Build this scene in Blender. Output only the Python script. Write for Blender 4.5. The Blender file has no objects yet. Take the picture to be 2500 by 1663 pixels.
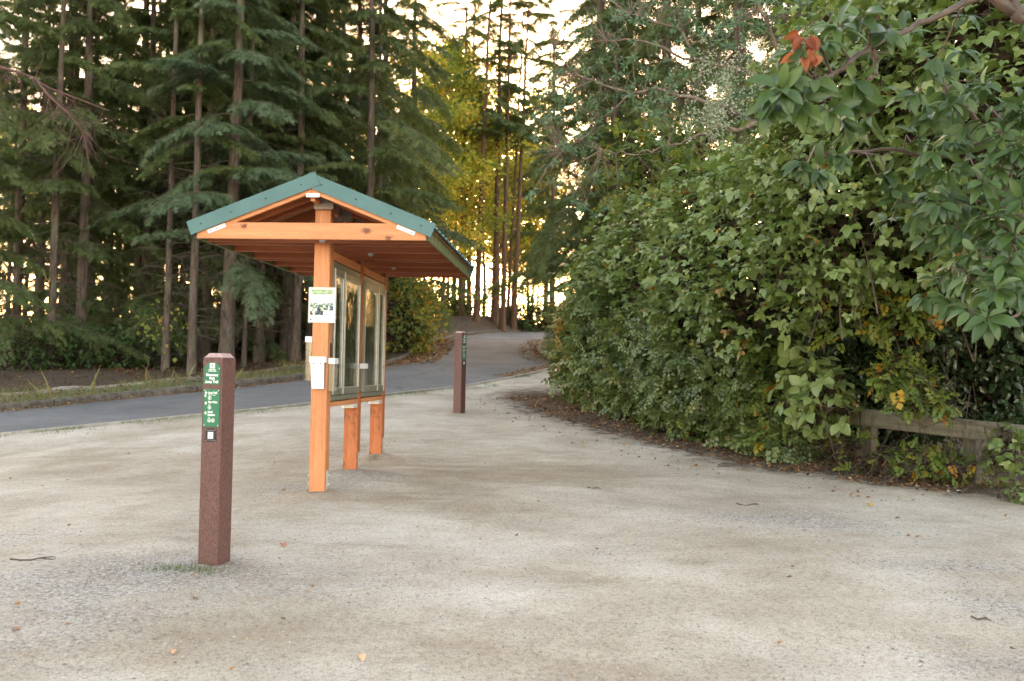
import bpy, bmesh, math, random
import numpy as np
from mathutils import Vector, Matrix, geometry

random.seed(7); RNG = np.random.default_rng(7)
SC = bpy.context.scene
COL = SC.collection

# ------------------------------------------------------------------ camera
CAMZ = 1.5
PITCH, ROLL = 0.0310, 0.0181
LENS = 35.0
FPX = LENS / 36.0 * 2500.0            # focal length in photograph pixels
C0 = np.array([0.0, 0.0, CAMZ])
FW = np.array([0, math.cos(PITCH), math.sin(PITCH)])
R0 = np.array([1.0, 0, 0]); U0 = np.cross(R0, FW)
RV = math.cos(ROLL) * R0 + math.sin(ROLL) * U0
UV = -math.sin(ROLL) * R0 + math.cos(ROLL) * U0
cam = bpy.data.cameras.new('camera')
cam.lens = LENS; cam.sensor_width = 36.0; cam.clip_end = 3000; cam.clip_start = 0.05
cam.dof.use_dof = True; cam.dof.focus_distance = 7.6; cam.dof.aperture_fstop = 4.0
camo = bpy.data.objects.new('camera', cam); COL.objects.link(camo)
camo.matrix_world = Matrix(((RV[0], UV[0], -FW[0], C0[0]), (RV[1], UV[1], -FW[1], C0[1]), (RV[2], UV[2], -FW[2], C0[2]), (0, 0, 0, 1)))
SC.camera = camo

# ------------------------------------------------------------------ light
SUN_EL, SUN_AZ = math.radians(12.0), math.radians(-3.0)      # azimuth measured from +Y towards +X
world = bpy.data.worlds.new('World'); SC.world = world; world.use_nodes = True
wn = world.node_tree.nodes; wl = world.node_tree.links; wn.clear()
sky = wn.new('ShaderNodeTexSky'); sky.sky_type = 'NISHITA'; sky.sun_disc = False
sky.sun_elevation = SUN_EL; sky.sun_rotation = SUN_AZ
sky.air_density = 1.0; sky.dust_density = 1.3; sky.ozone_density = 0.7; sky.altitude = 50
tint = wn.new('ShaderNodeMix'); tint.data_type = 'RGBA'; tint.blend_type = 'MULTIPLY'; tint.inputs[0].default_value = 1.0
tint.inputs[7].default_value = (1.0, 0.748, 0.59, 1)          # camera white balance for open shade
bg = wn.new('ShaderNodeBackground'); bg.inputs[1].default_value = 0.15
wo = wn.new('ShaderNodeOutputWorld')
wl.new(sky.outputs[0], tint.inputs[6]); wl.new(tint.outputs[2], bg.inputs[0]); wl.new(bg.outputs[0], wo.inputs[0])
sun = bpy.data.lights.new('sun', 'SUN'); sun.energy = 0.9; sun.angle = math.radians(10); sun.color = (1.0, 0.78, 0.52)
suno = bpy.data.objects.new('sun', sun); COL.objects.link(suno)
sdir = Vector((math.sin(SUN_AZ) * math.cos(SUN_EL), math.cos(SUN_AZ) * math.cos(SUN_EL), math.sin(SUN_EL)))
suno.rotation_euler = sdir.to_track_quat('Z', 'Y').to_euler()
SC.view_settings.view_transform = 'Standard'; SC.view_settings.look = 'None'
SC.view_settings.gamma = 1.0; SC.view_settings.use_curve_mapping = False
SC.view_settings.exposure = 3.35
cy = SC.cycles
cy.max_bounces = 5; cy.diffuse_bounces = 2; cy.glossy_bounces = 2; cy.transmission_bounces = 4; cy.use_adaptive_sampling = True; cy.adaptive_threshold = 0.02; cy.transparent_max_bounces = 8
cy.caustics_reflective = False; cy.caustics_refractive = False; cy.sample_clamp_indirect = 6.0

# ------------------------------------------------------------------ helpers
def P(px, py, Z):
    """world point on the sight line of photograph pixel (px,py) at depth Z"""
    return C0 + Z * (FW + RV * (px - 1250) / FPX - UV * (py - 831.5) / FPX)

_ky = [-60, -10, 0, 4, 6.1, 8.6, 9.9, 11.2, 13, 15.7, 20, 26, 32, 38, 47, 55, 62, 70, 85, 120, 200, 600, 2000]
_kz = [-3.0, -.5, 0, .2, .31, .41, .437, .47, .62, .826, 1.10, 1.47, 1.90, 2.40, 3.05, 3.6, 4.0, 4.12, 3.7, 1.5, -6, -30, -90]
_ty = np.arange(-60, 2000, 0.25); _tz = np.interp(_ty, _ky, _kz)
_kern = np.exp(-np.linspace(-2, 2, 9) ** 2); _kern /= _kern.sum()
_tz = np.convolve(np.pad(_tz, 4, mode='edge'), _kern, mode='valid')
def g(x, y):
    x = np.asarray(x, float); y = np.asarray(y, float)
    s = np.logaddexp(0, (-2.6 - x) / 0.5) * 0.5
    return np.interp(y, _ty, _tz) - 0.07 * np.minimum(s, 9.0)
def G(px, py):
    """ground point seen at photograph pixel (px,py)"""
    d = FW + RV * (px - 1250) / FPX - UV * (py - 831.5) / FPX
    Z = np.concatenate([np.arange(2, 30, .02), np.arange(30, 75, .05)])
    p = C0 + Z[:, None] * d
    below = p[:, 2] < g(p[:, 0], p[:, 1])
    k = int(np.argmax(below)) if below.any() else len(Z) - 1
    return np.array([p[k, 0], p[k, 1], g(p[k, 0], p[k, 1])])

def vnoise(x, y, seed=0):
    """smooth lattice noise in 0..1"""
    r = np.random.default_rng(seed).random((256, 256))
    xi = np.floor(x).astype(int); yi = np.floor(y).astype(int)
    fx = x - xi; fy = y - yi; fx = fx * fx * (3 - 2 * fx); fy = fy * fy * (3 - 2 * fy)
    a = r[xi % 256, yi % 256]; b = r[(xi + 1) % 256, yi % 256]; c = r[xi % 256, (yi + 1) % 256]; d = r[(xi + 1) % 256, (yi + 1) % 256]
    return (a * (1 - fx) + b * fx) * (1 - fy) + (c * (1 - fx) + d * fx) * fy
def fbm(x, y, f, oct=4, seed=0):
    s = 0; a = .5; t = 0
    for k in range(oct):
        s = s + a * vnoise(x * f + 31.7 * k, y * f + 17.3 * k, seed + k); t += a; a *= .5; f *= 2.03
    return s / t

def np_mesh(name, V, F, attrs=None, smooth=False):
    V = np.asarray(V, np.float32).reshape(-1, 3); F = np.asarray(F, np.int32)
    me = bpy.data.meshes.new(name); k = F.shape[1]; n = len(F)
    me.vertices.add(len(V)); me.vertices.foreach_set('co', V.ravel())
    me.loops.add(n * k); me.loops.foreach_set('vertex_index', F.ravel())
    me.polygons.add(n); me.polygons.foreach_set('loop_start', np.arange(0, n * k, k, dtype=np.int32))
    if smooth: me.polygons.foreach_set('use_smooth', np.ones(n, bool))
    me.update(calc_edges=True)
    for an, (dom, val) in (attrs or {}).items():
        at = me.attributes.new(an, 'FLOAT', dom); at.data.foreach_set('value', np.asarray(val, np.float32))
    return me
def link(name, me, mat=None, parent=None):
    o = bpy.data.objects.new(name, me); COL.objects.link(o)
    if mat is not None and me is not None and len(me.materials) == 0: me.materials.append(mat)
    if parent is not None: o.parent = parent
    return o
def tag(o, label=None, cat=None, group=None, kind=None):
    if label: o['label'] = label
    if cat: o['category'] = cat
    if group: o['group'] = group
    if kind: o['kind'] = kind
    return o
def empty(name, loc=(0, 0, 0), rz=0.0):
    o = bpy.data.objects.new(name, None); COL.objects.link(o); o.location = Vector([float(c) for c in loc]); o.rotation_euler = (0, 0, rz)
    o.empty_display_size = .1
    return o
def copy_tree(o, parent=None):
    c = o.copy(); COL.objects.link(c); c.parent = parent
    for ch in o.children: copy_tree(ch, c)
    return c

_boxcache = {}
def box(name, x, y, z, mat, parent=None, bev=.003, rot=None, loc=None):
    """bevelled box from ranges x=(x0,x1)...; optional rotation matrix about its own centre"""
    bm = bmesh.new(); bmesh.ops.create_cube(bm, size=1)
    sx, sy, sz = x[1] - x[0], y[1] - y[0], z[1] - z[0]
    bmesh.ops.scale(bm, vec=(sx, sy, sz), verts=bm.verts)
    b = min(bev, .3 * min(sx, sy, sz))
    if b > 0: bmesh.ops.bevel(bm, geom=bm.edges[:], offset=b, segments=1, affect='EDGES')
    if rot is not None: bmesh.ops.transform(bm, matrix=rot.to_4x4(), verts=bm.verts)
    me = bpy.data.meshes.new(name); bm.to_mesh(me); bm.free()
    o = link(name, me, mat, parent); o.location = ((x[0] + x[1]) / 2, (y[0] + y[1]) / 2, (z[0] + z[1]) / 2)
    return o
def prism(name, pts, t, mat, parent=None, axis='Y', off=0.0, bev=0.0):
    """outline pts in (a,b) extruded by t; axis Y: a=x b=z thickness along y from off"""
    bm = bmesh.new(); n = len(pts)
    f = []
    for k in (0, 1):
        f.append([bm.verts.new((a, off + k * t, b) if axis == 'Y' else ((a, b, off + k * t) if axis == 'Z' else (off + k * t, a, b))) for a, b in pts])
    bm.faces.new(f[0]); bm.faces.new(list(reversed(f[1])))
    for i in range(n): bm.faces.new((f[0][i], f[1][i], f[1][(i + 1) % n], f[0][(i + 1) % n]))
    bmesh.ops.recalc_face_normals(bm, faces=bm.faces[:])
    if bev: bmesh.ops.bevel(bm, geom=bm.edges[:], offset=bev, segments=1, affect='EDGES')
    me = bpy.data.meshes.new(name); bm.to_mesh(me); bm.free()
    return link(name, me, mat, parent)
def tube_arrays(pts, rads, sides=6):
    pts = np.asarray(pts, float); n = len(pts)
    rads = np.broadcast_to(np.asarray(rads, float), (n,))
    t = np.gradient(pts, axis=0); t /= np.linalg.norm(t, axis=1)[:, None] + 1e-9
    ref = np.array([.31, .17, .93]) if abs(t[0][2]) < .9 else np.array([1., .1, .0])
    a = np.cross(t, ref); a /= np.linalg.norm(a, axis=1)[:, None] + 1e-9; b = np.cross(t, a)
    th = np.linspace(0, 2 * math.pi, sides, endpoint=False)
    V = pts[:, None, :] + rads[:, None, None] * (np.cos(th)[None, :, None] * a[:, None, :] + np.sin(th)[None, :, None] * b[:, None, :])
    i = np.arange(n - 1)[:, None] * sides; j = np.arange(sides)[None, :]; j2 = (j + 1) % sides
    F = np.stack([i + j, i + j2, i + sides + j2, i + sides + j], -1).reshape(-1, 4)
    return V.reshape(-1, 3), F
class Acc:
    """collects quads/triangles (all padded to one size) into one mesh"""
    def __init__(s): s.V = []; s.F = []; s.n = 0; s.A = []
    def add(s, V, F, a=None):
        V = np.asarray(V).reshape(-1, 3); F = np.asarray(F)
        s.V.append(V); s.F.append(F + s.n); s.n += len(V)
        s.A.append(np.full(len(F), .5) if a is None else np.broadcast_to(a, (len(F),)))
    def tube(s, pts, rads, sides=6, a=None): s.add(*tube_arrays(pts, rads, sides), a)
    def mesh(s, name, smooth=False): return np_mesh(name, np.concatenate(s.V), np.concatenate(s.F), {'tint': ('FACE', np.concatenate(s.A))}, smooth)

def unit(v): return v / (np.linalg.norm(v, axis=-1, keepdims=True) + 1e-9)
def scatter(T, TF, pos, dr, nr, size, tint, jit=0.0):
    """copies of template T (length along +Y, face up +Z) at pos; returns V,F,tint per face"""
    n = len(pos); k = len(T)
    y = unit(dr); z = unit(nr - (nr * y).sum(-1, keepdims=True) * y); x = np.cross(y, z)
    size = np.broadcast_to(np.asarray(size, float), (n,))
    V = pos[:, None, :] + size[:, None, None] * (T[None, :, 0:1] * x[:, None, :] + T[None, :, 1:2] * y[:, None, :] + T[None, :, 2:3] * z[:, None, :])
    F = (TF[None] + (np.arange(n) * k)[:, None, None]).reshape(-1, TF.shape[1])
    tt = np.repeat(np.asarray(tint, float), len(TF))
    if jit: tt = np.clip(tt + RNG.normal(0, jit, len(tt)), 0, 1)
    return V.reshape(-1, 3), F, tt
def leaf_template(w=.28, fold=.10, droop=.12):
    T = np.array([[0, 0, 0], [-w, .42, fold], [w, .42, fold], [0, .45, 0], [0, 1, -droop], [-w * .62, .75, fold * .5 - droop * .4], [w * .62, .75, fold * .5 - droop * .4]])
    F = np.array([[0, 2, 3], [0, 3, 1], [3, 2, 6], [3, 6, 4], [3, 4, 5], [3, 5, 1]])
    return T, F
def multi(templates):
    V = []; F = []; n = 0
    for (T, TF, pos, dr, nr, s) in templates:
        v, f, _ = scatter(T, TF, np.array([pos], float), np.array([dr], float), np.array([nr], float), s, [0]); V.append(v); F.append(f + n); n += len(v)
    return np.concatenate(V), np.concatenate(F)

# ------------------------------------------------------------------ materials
def new_mat(name):
    m = bpy.data.materials.new(name); m.use_nodes = True; nt = m.node_tree
    return m, nt.nodes, nt.links, nt.nodes['Principled BSDF']
def ramp(n, stops, interp='LINEAR'):
    r = n.new('ShaderNodeValToRGB'); r.color_ramp.interpolation = interp
    e = r.color_ramp.elements
    while len(e) < len(stops): e.new(.5)
    for el, (p, c) in zip(e, stops): el.position = p; el.color = (*c, 1)
    return r
def math_node(n, l, op, a, b=None):
    m = n.new('ShaderNodeMath'); m.operation = op
    for k, v in enumerate((a, b)):
        if v is None: continue
        if isinstance(v, (int, float)): m.inputs[k].default_value = v
        else: l.new(v, m.inputs[k])
    return m.outputs[0]
def noise(n, l, scale, detail=4, rough=.55, vec=None):
    t = n.new('ShaderNodeTexNoise'); t.inputs['Scale'].default_value = scale; t.inputs['Detail'].default_value = detail; t.inputs['Roughness'].default_value = rough
    if vec is not None: l.new(vec, t.inputs['Vector'])
    return t.outputs[0]
def coords(n, l, kind='Object', scale=(1, 1, 1)):
    tc = n.new('ShaderNodeTexCoord'); mp = n.new('ShaderNodeMapping'); mp.inputs['Scale'].default_value = scale
    l.new(tc.outputs[kind], mp.inputs['Vector']); return mp.outputs[0]
def bump(n, l, h, bsdf, strength=.3, dist=.01):
    b = n.new('ShaderNodeBump'); b.inputs['Strength'].default_value = strength; b.inputs['Distance'].default_value = dist
    l.new(h, b.inputs['Height']); l.new(b.outputs[0], bsdf.inputs['Normal'])
def mixc(n, l, fac, a, b, mode='MIX'):
    m = n.new('ShaderNodeMix'); m.data_type = 'RGBA'; m.blend_type = mode
    for k, v in ((0, fac), (6, a), (7, b)):
        if isinstance(v, (int, float)): m.inputs[k].default_value = v
        elif isinstance(v, tuple): m.inputs[k].default_value = (*v, 1)
        else: l.new(v, m.inputs[k])
    return m.outputs[2]

def leaf_mat(name, stops, rough=.45, trans=.3, spec=.5, tcol=None):
    m, n, l, b = new_mat(name)
    at = n.new('ShaderNodeAttribute'); at.attribute_name = 'tint'
    r = ramp(n, stops); l.new(at.outputs['Fac'], r.inputs[0]); l.new(r.outputs[0], b.inputs['Base Color'])
    b.inputs['Roughness'].default_value = rough; b.inputs['Specular IOR Level'].default_value = spec
    tr = n.new('ShaderNodeBsdfTranslucent')
    hs = n.new('ShaderNodeHueSaturation'); hs.inputs['Hue'].default_value = .485; hs.inputs['Saturation'].default_value = 1.15; hs.inputs['Value'].default_value = 1.5
    l.new(r.outputs[0], hs.inputs['Color']); l.new(hs.outputs[0], tr.inputs[0])
    mx = n.new('ShaderNodeMixShader'); mx.inputs[0].default_value = trans
    l.new(b.outputs[0], mx.inputs[1]); l.new(tr.outputs[0], mx.inputs[2])
    l.new(mx.outputs[0], n['Material Output'].inputs['Surface'])
    return m
def plain(name, c, rough=.5, metal=0.0, spec=.5):
    m, n, l, b = new_mat(name); b.inputs['Base Color'].default_value = (*c, 1); b.inputs['Roughness'].default_value = rough
    b.inputs['Metallic'].default_value = metal; b.inputs['Specular IOR Level'].default_value = spec
    return m
def worn(name, c1, c2, scale=6, rough=.5, metal=0.0, bs=.05, stretch=(1, 1, 1), lo=.35, hi=.65):
    m, n, l, b = new_mat(name)
    v = coords(n, l, 'Object', stretch); f = noise(n, l, scale, 6, .6, v)
    r = ramp(n, [(lo, c1), (hi, c2)]); l.new(f, r.inputs[0]); l.new(r.outputs[0], b.inputs['Base Color'])
    b.inputs['Roughness'].default_value = rough; b.inputs['Metallic'].default_value = metal
    bump(n, l, f, b, bs, .01)
    return m
def wood_mat(name, c1, c2, stretch, rough=.6, knots=(), dirt=None, grain=1.0):
    m, n, l, b = new_mat(name)
    v = coords(n, l, 'Object', stretch)
    f1 = noise(n, l, 2.2, 6, .62, v); f2 = noise(n, l, 14, 3, .6, v)
    f = math_node(n, l, 'ADD', math_node(n, l, 'MULTIPLY', f1, .7), math_node(n, l, 'MULTIPLY', f2, .3))
    r = ramp(n, [(.33, c1), (.5, tuple((a + b_) / 2 for a, b_ in zip(c1, c2))), (.66, c2)]); l.new(f, r.inputs[0])
    col = r.outputs[0]
    if knots:
        tc = n.new('ShaderNodeTexCoord')
        nz = n.new('ShaderNodeTexNoise'); nz.inputs['Scale'].default_value = 60; l.new(tc.outputs['Object'], nz.inputs['Vector'])
        ad = n.new('ShaderNodeVectorMath'); ad.operation = 'MULTIPLY_ADD'; ad.inputs[1].default_value = (.05, 0, .03)
        l.new(nz.outputs['Color'], ad.inputs[0]); l.new(tc.outputs['Object'], ad.inputs[2])
        for (kx, kz, kr) in knots:
            d = n.new('ShaderNodeVectorMath'); d.operation = 'SUBTRACT'; d.inputs[1].default_value = (kx + .025, 0, kz + .015); l.new(ad.outputs[0], d.inputs[0])
            s = n.new('ShaderNodeVectorMath'); s.operation = 'MULTIPLY'; s.inputs[1].default_value = (1, 0, 1.5); l.new(d.outputs[0], s.inputs[0])
            ln = n.new('ShaderNodeVectorMath'); ln.operation = 'LENGTH'; l.new(s.outputs[0], ln.inputs[0])
            mr = n.new('ShaderNodeMapRange'); mr.inputs[1].default_value = kr * .35; mr.inputs[2].default_value = kr; mr.inputs[3].default_value = .85; mr.inputs[4].default_value = 0
            l.new(ln.outputs['Value'], mr.inputs[0])
            col = mixc(n, l, mr.outputs[0], col, (.09, .025, .012))
    if dirt:
        dn = noise(n, l, 9, 8, .75, coords(n, l, 'Object', (1.3, 1.3, .35)))
        dr = ramp(n, [(.52, (0, 0, 0)), (.62, (1, 1, 1))]); l.new(dn, dr.inputs[0])
        col = mixc(n, l, math_node(n, l, 'MULTIPLY', dr.outputs[0], dirt), col, (.05, .03, .018))
    l.new(col, b.inputs['Base Color']); b.inputs['Roughness'].default_value = rough
    bump(n, l, f, b, .25 * grain, .004)
    return m

def bark_mat(name, c1, c2, moss=0.0, orange=0.0):
    m, n, l, b = new_mat(name)
    v = coords(n, l, 'Object', (9, 9, 1.6)); f = noise(n, l, 1.6, 8, .68, v)
    r = ramp(n, [(.32, c1), (.68, c2)]); l.new(f, r.inputs[0]); col = r.outputs[0]
    if moss:
        f2 = noise(n, l, 1.3, 5, .6, coords(n, l, 'Object', (1.5, 1.5, .8))); r2 = ramp(n, [(.5, (0, 0, 0)), (.62, (1, 1, 1))]); l.new(f2, r2.inputs[0])
        col = mixc(n, l, math_node(n, l, 'MULTIPLY', r2.outputs[0], moss), col, (.16, .18, .12))
    l.new(col, b.inputs['Base Color']); b.inputs['Roughness'].default_value = .9; b.inputs['Specular IOR Level'].default_value = .2
    bump(n, l, f, b, .9, .03)
    return m

M = {}
M['fir'] = leaf_mat('fir_needles', [(0, (.060, .086, .028)), (.45, (.100, .138, .046)), (.75, (.140, .185, .068)), (1, (.21, .20, .075))], .55, .25, .3)
M['bluefir'] = leaf_mat('blue_fir_needles', [(0, (.066, .100, .048)), (.6, (.115, .165, .082)), (1, (.165, .215, .12))], .55, .2, .3)
M['maple'] = leaf_mat('maple_leaves', [(0, (.14, .20, .045)), (.35, (.27, .31, .07)), (.65, (.46, .43, .10)), (1, (.55, .33, .07))], .5, .62, .3)
M['greenleaf'] = leaf_mat('green_leaves', [(0, (.035, .075, .022)), (.5, (.075, .14, .035)), (.85, (.15, .20, .05)), (1, (.35, .28, .05))], .5, .38, .4)
M['autumn'] = leaf_mat('autumn_leaves', [(0, (.09, .15, .04)), (.4, (.22, .25, .055)), (.7, (.42, .26, .04)), (1, (.42, .13, .03))], .5, .42, .3)
M['bramble'] = leaf_mat('bramble_leaves', [(0, (.080, .122, .028)), (.4, (.142, .208, .054)), (.8, (.225, .295, .105)), (.93, (.20, .24, .07)), (.97, (.45, .32, .05)), (1, (.30, .10, .035))], .34, .25, .6)
M['huckle'] = leaf_mat('huckleberry_leaves', [(0, (.064, .098, .030)), (.5, (.118, .165, .052)), (.85, (.19, .235, .078)), (.96, (.30, .26, .06)), (1, (.35, .2, .06))], .33, .2, .6)
M['rose'] = leaf_mat('rose_leaves', [(0, (.07, .12, .03)), (.5, (.14, .20, .045)), (.8, (.25, .26, .05)), (.93, (.48, .33, .04)), (1, (.42, .17, .03))], .45, .33, .4)
M['dark'] = leaf_mat('dark_evergreen_leaves', [(0, (.028, .052, .022)), (.6, (.052, .092, .040)), (1, (.09, .14, .06))], .25, .12, .65)
M['madrone'] = leaf_mat('madrone_leaves', [(0, (.036, .066, .020)), (.5, (.058, .104, .030)), (.85, (.092, .148, .045)), (1, (.14, .19, .065))], .36, .2, .42)
M['madrone_far'] = leaf_mat('madrone_small_leaves', [(0, (.045, .10, .042)), (.5, (.09, .165, .07)), (.9, (.15, .23, .11)), (1, (.35, .12, .06))], .35, .22, .5)
M['deadleaf'] = leaf_mat('dead_leaves', [(0, (.13, .04, .018)), (.5, (.30, .095, .035)), (1, (.42, .17, .075))], .5, .3, .4)
M['inner_shade'] = leaf_mat('withered_leaves_gap_shade', [(0, (.030, .022, .015)), (.6, (.055, .040, .026)), (1, (.10, .065, .04))], .85, .05, .15)  # withered leaves inside shrubs, gap shade painted in by an extra dark tone
M['litter'] = leaf_mat('dry_leaf_litter', [(0, (.10, .055, .03)), (.4, (.24, .13, .065)), (.7, (.36, .19, .08)), (.9, (.42, .25, .10)), (1, (.45, .36, .22))], .8, .1, .2)
M['grass'] = leaf_mat('grass_blades', [(0, (.05, .09, .025)), (.5, (.10, .15, .04)), (.75, (.22, .21, .08)), (1, (.34, .28, .14))], .6, .3, .3)
M['lichen'] = leaf_mat('lichen_tufts', [(0, (.22, .25, .17)), (1, (.42, .45, .34))], .9, .1, .1)
M['bark'] = bark_mat('fir_bark', (.045, .032, .026), (.20, .150, .125), .55)
M['redbark'] = bark_mat('pine_bark', (.055, .032, .022), (.22, .12, .075), .1)
M['twig'] = worn('twig_bark', (.060, .044, .034), (.14, .105, .082), 20, .9)
M['redtwig'] = worn('red_twig_bark', (.075, .032, .028), (.15, .07, .058), 14, .7)
M['madbark'] = worn('madrone_bark', (.045, .028, .020), (.13, .085, .058), 9, .55, stretch=(1, 1, 1))
M['madbark_grey'] = worn('madrone_grey_bark', (.12, .085, .065), (.26, .19, .14), 9, .7)
CED1, CED2 = (.47, .170, .066), (.70, .300, .128)
M['cedar_v'] = wood_mat('stained_cedar_post', CED1, CED2, (9, 9, .7), dirt=.22)
M['cedar_dirty'] = wood_mat('weathered_cedar_post', (.36, .095, .03), (.58, .19, .065), (9, 9, .7), dirt=.9)
M['cedar_x'] = wood_mat('stained_cedar_beam', CED1, CED2, (.7, 9, 9))
M['cedar_y'] = wood_mat('stained_cedar_rail', CED1, CED2, (9, .7, 9))
M['cedar_in'] = wood_mat('dark_cedar_truss', (.25, .068, .022), (.40, .125, .045), (.7, 9, 9))  # darker, redder stain for every truss behind the front one
M['osb'] = worn('strand_board', (.30, .12, .045), (.52, .27, .12), 26, .7)
M['moss_wood'] = wood_mat('algae_stained_board', (.10, .12, .045), (.24, .25, .11), (6, 6, .5), .85, dirt=.75)
M['grey_wood'] = wood_mat('weathered_grey_timber', (.12, .11, .085), (.28, .255, .20), (.8, 8, 8), .9, dirt=.5)
M['grey_wood_v'] = wood_mat('weathered_grey_post', (.08, .07, .055), (.19, .165, .13), (8, 8, .8), .9, dirt=.5)
M['teal'] = worn('teal_painted_metal', (.038, .118, .122), (.054, .148, .152), 3, .42, 0, .02)
M['galv'] = worn('galvanised_steel', (.42, .43, .44), (.62, .63, .64), 30, .5, .35, .02)
M['plate'] = worn('white_gusset_plate', (.62, .63, .64), (.78, .78, .78), 12, .5, .2, .02)
M['plate_dark'] = worn('grey_gusset_plate', (.20, .16, .15), (.30, .26, .24), 12, .55, .3, .02)
M['alu'] = worn('olive_grey_aluminium', (.20, .205, .165), (.27, .275, .225), 8, .4, .3, .01)
M['alu_light'] = worn('bright_aluminium', (.55, .55, .55), (.75, .75, .76), 8, .35, .5, .01)
M['white'] = worn('white_plastic', (.74, .74, .77), (.82, .82, .84), 5, .45, 0, .01)
M['paper'] = plain('white_paper', (.80, .80, .83), .7)
M['black'] = plain('black_plastic', (.012, .012, .013), .5)
M['screw'] = plain('dark_screw', (.03, .05, .05), .4, .4)
M['sign_green'] = worn('green_sign_plate', (.012, .135, .070), (.022, .175, .095), 10, .45, 0, .01)
M['sign_white'] = plain('white_sign_paint', (.78, .80, .78), .5)
M['sign_black'] = plain('black_sign_plate', (.012, .012, .016), .45)
M['post'] = worn('maroon_plastic_lumber', (.080, .034, .030), (.165, .080, .069), 150, .6, 0, .3, (1, 1, .45), .36, .64)
M['post_top'] = worn('pale_plastic_lumber', (.36, .23, .22), (.48, .34, .32), 40, .65, 0, .1)  # cap colour, paler than the post sides
M['kerb'] = worn('mossy_concrete', (.055, .045, .036), (.155, .13, .105), 7, .95, 0, .35)
M['edging'] = worn('pale_concrete', (.26, .24, .20), (.42, .39, .34), 9, .95, 0, .3)
M['stone'] = leaf_mat('gravel_stones', [(0, (.20, .185, .17)), (.5, (.38, .345, .30)), (1, (.58, .53, .47))], .9, 0, .2)

def glass_mat():
    m, n, l, b = new_mat('case_glass')
    gl = n.new('ShaderNodeBsdfGlossy'); gl.inputs['Roughness'].default_value = .015; gl.inputs['Color'].default_value = (.9, .93, .9, 1)
    tr = n.new('ShaderNodeBsdfTransparent'); tr.inputs[0].default_value = (.86, .9, .86, 1)
    fr = n.new('ShaderNodeFresnel'); fr.inputs['IOR'].default_value = 2.9
    nz = noise(n, l, 3.0, 2, .5, coords(n, l, 'Object', (1, 14, 1.2))); bp = n.new('ShaderNodeBump'); bp.inputs['Strength'].default_value = .28; bp.inputs['Distance'].default_value = .01
    l.new(nz, bp.inputs['Height']); l.new(bp.outputs[0], gl.inputs['Normal']); l.new(bp.outputs[0], fr.inputs['Normal'])
    mx = n.new('ShaderNodeMixShader'); l.new(fr.outputs[0], mx.inputs[0]); l.new(tr.outputs[0], mx.inputs[1]); l.new(gl.outputs[0], mx.inputs[2])
    l.new(mx.outputs[0], n['Material Output'].inputs['Surface']); return m
M['glass'] = glass_mat()
def acrylic_mat():
    m, n, l, b = new_mat('clear_acrylic')
    gl = n.new('ShaderNodeBsdfGlossy'); gl.inputs['Roughness'].default_value = .12; gl.inputs['Color'].default_value = (.9, .9, .92, 1)
    df = n.new('ShaderNodeBsdfDiffuse'); df.inputs[0].default_value = (.7, .7, .72, 1)
    tr = n.new('ShaderNodeBsdfTransparent'); tr.inputs[0].default_value = (.92, .93, .93, 1)
    m1 = n.new('ShaderNodeMixShader'); m1.inputs[0].default_value = .05; l.new(tr.outputs[0], m1.inputs[1]); l.new(df.outputs[0], m1.inputs[2])
    m2 = n.new('ShaderNodeMixShader'); m2.inputs[0].default_value = .05; l.new(m1.outputs[0], m2.inputs[1]); l.new(gl.outputs[0], m2.inputs[2])
    l.new(m2.outputs[0], n['Material Output'].inputs['Surface']); return m
M['acrylic'] = acrylic_mat()

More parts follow.
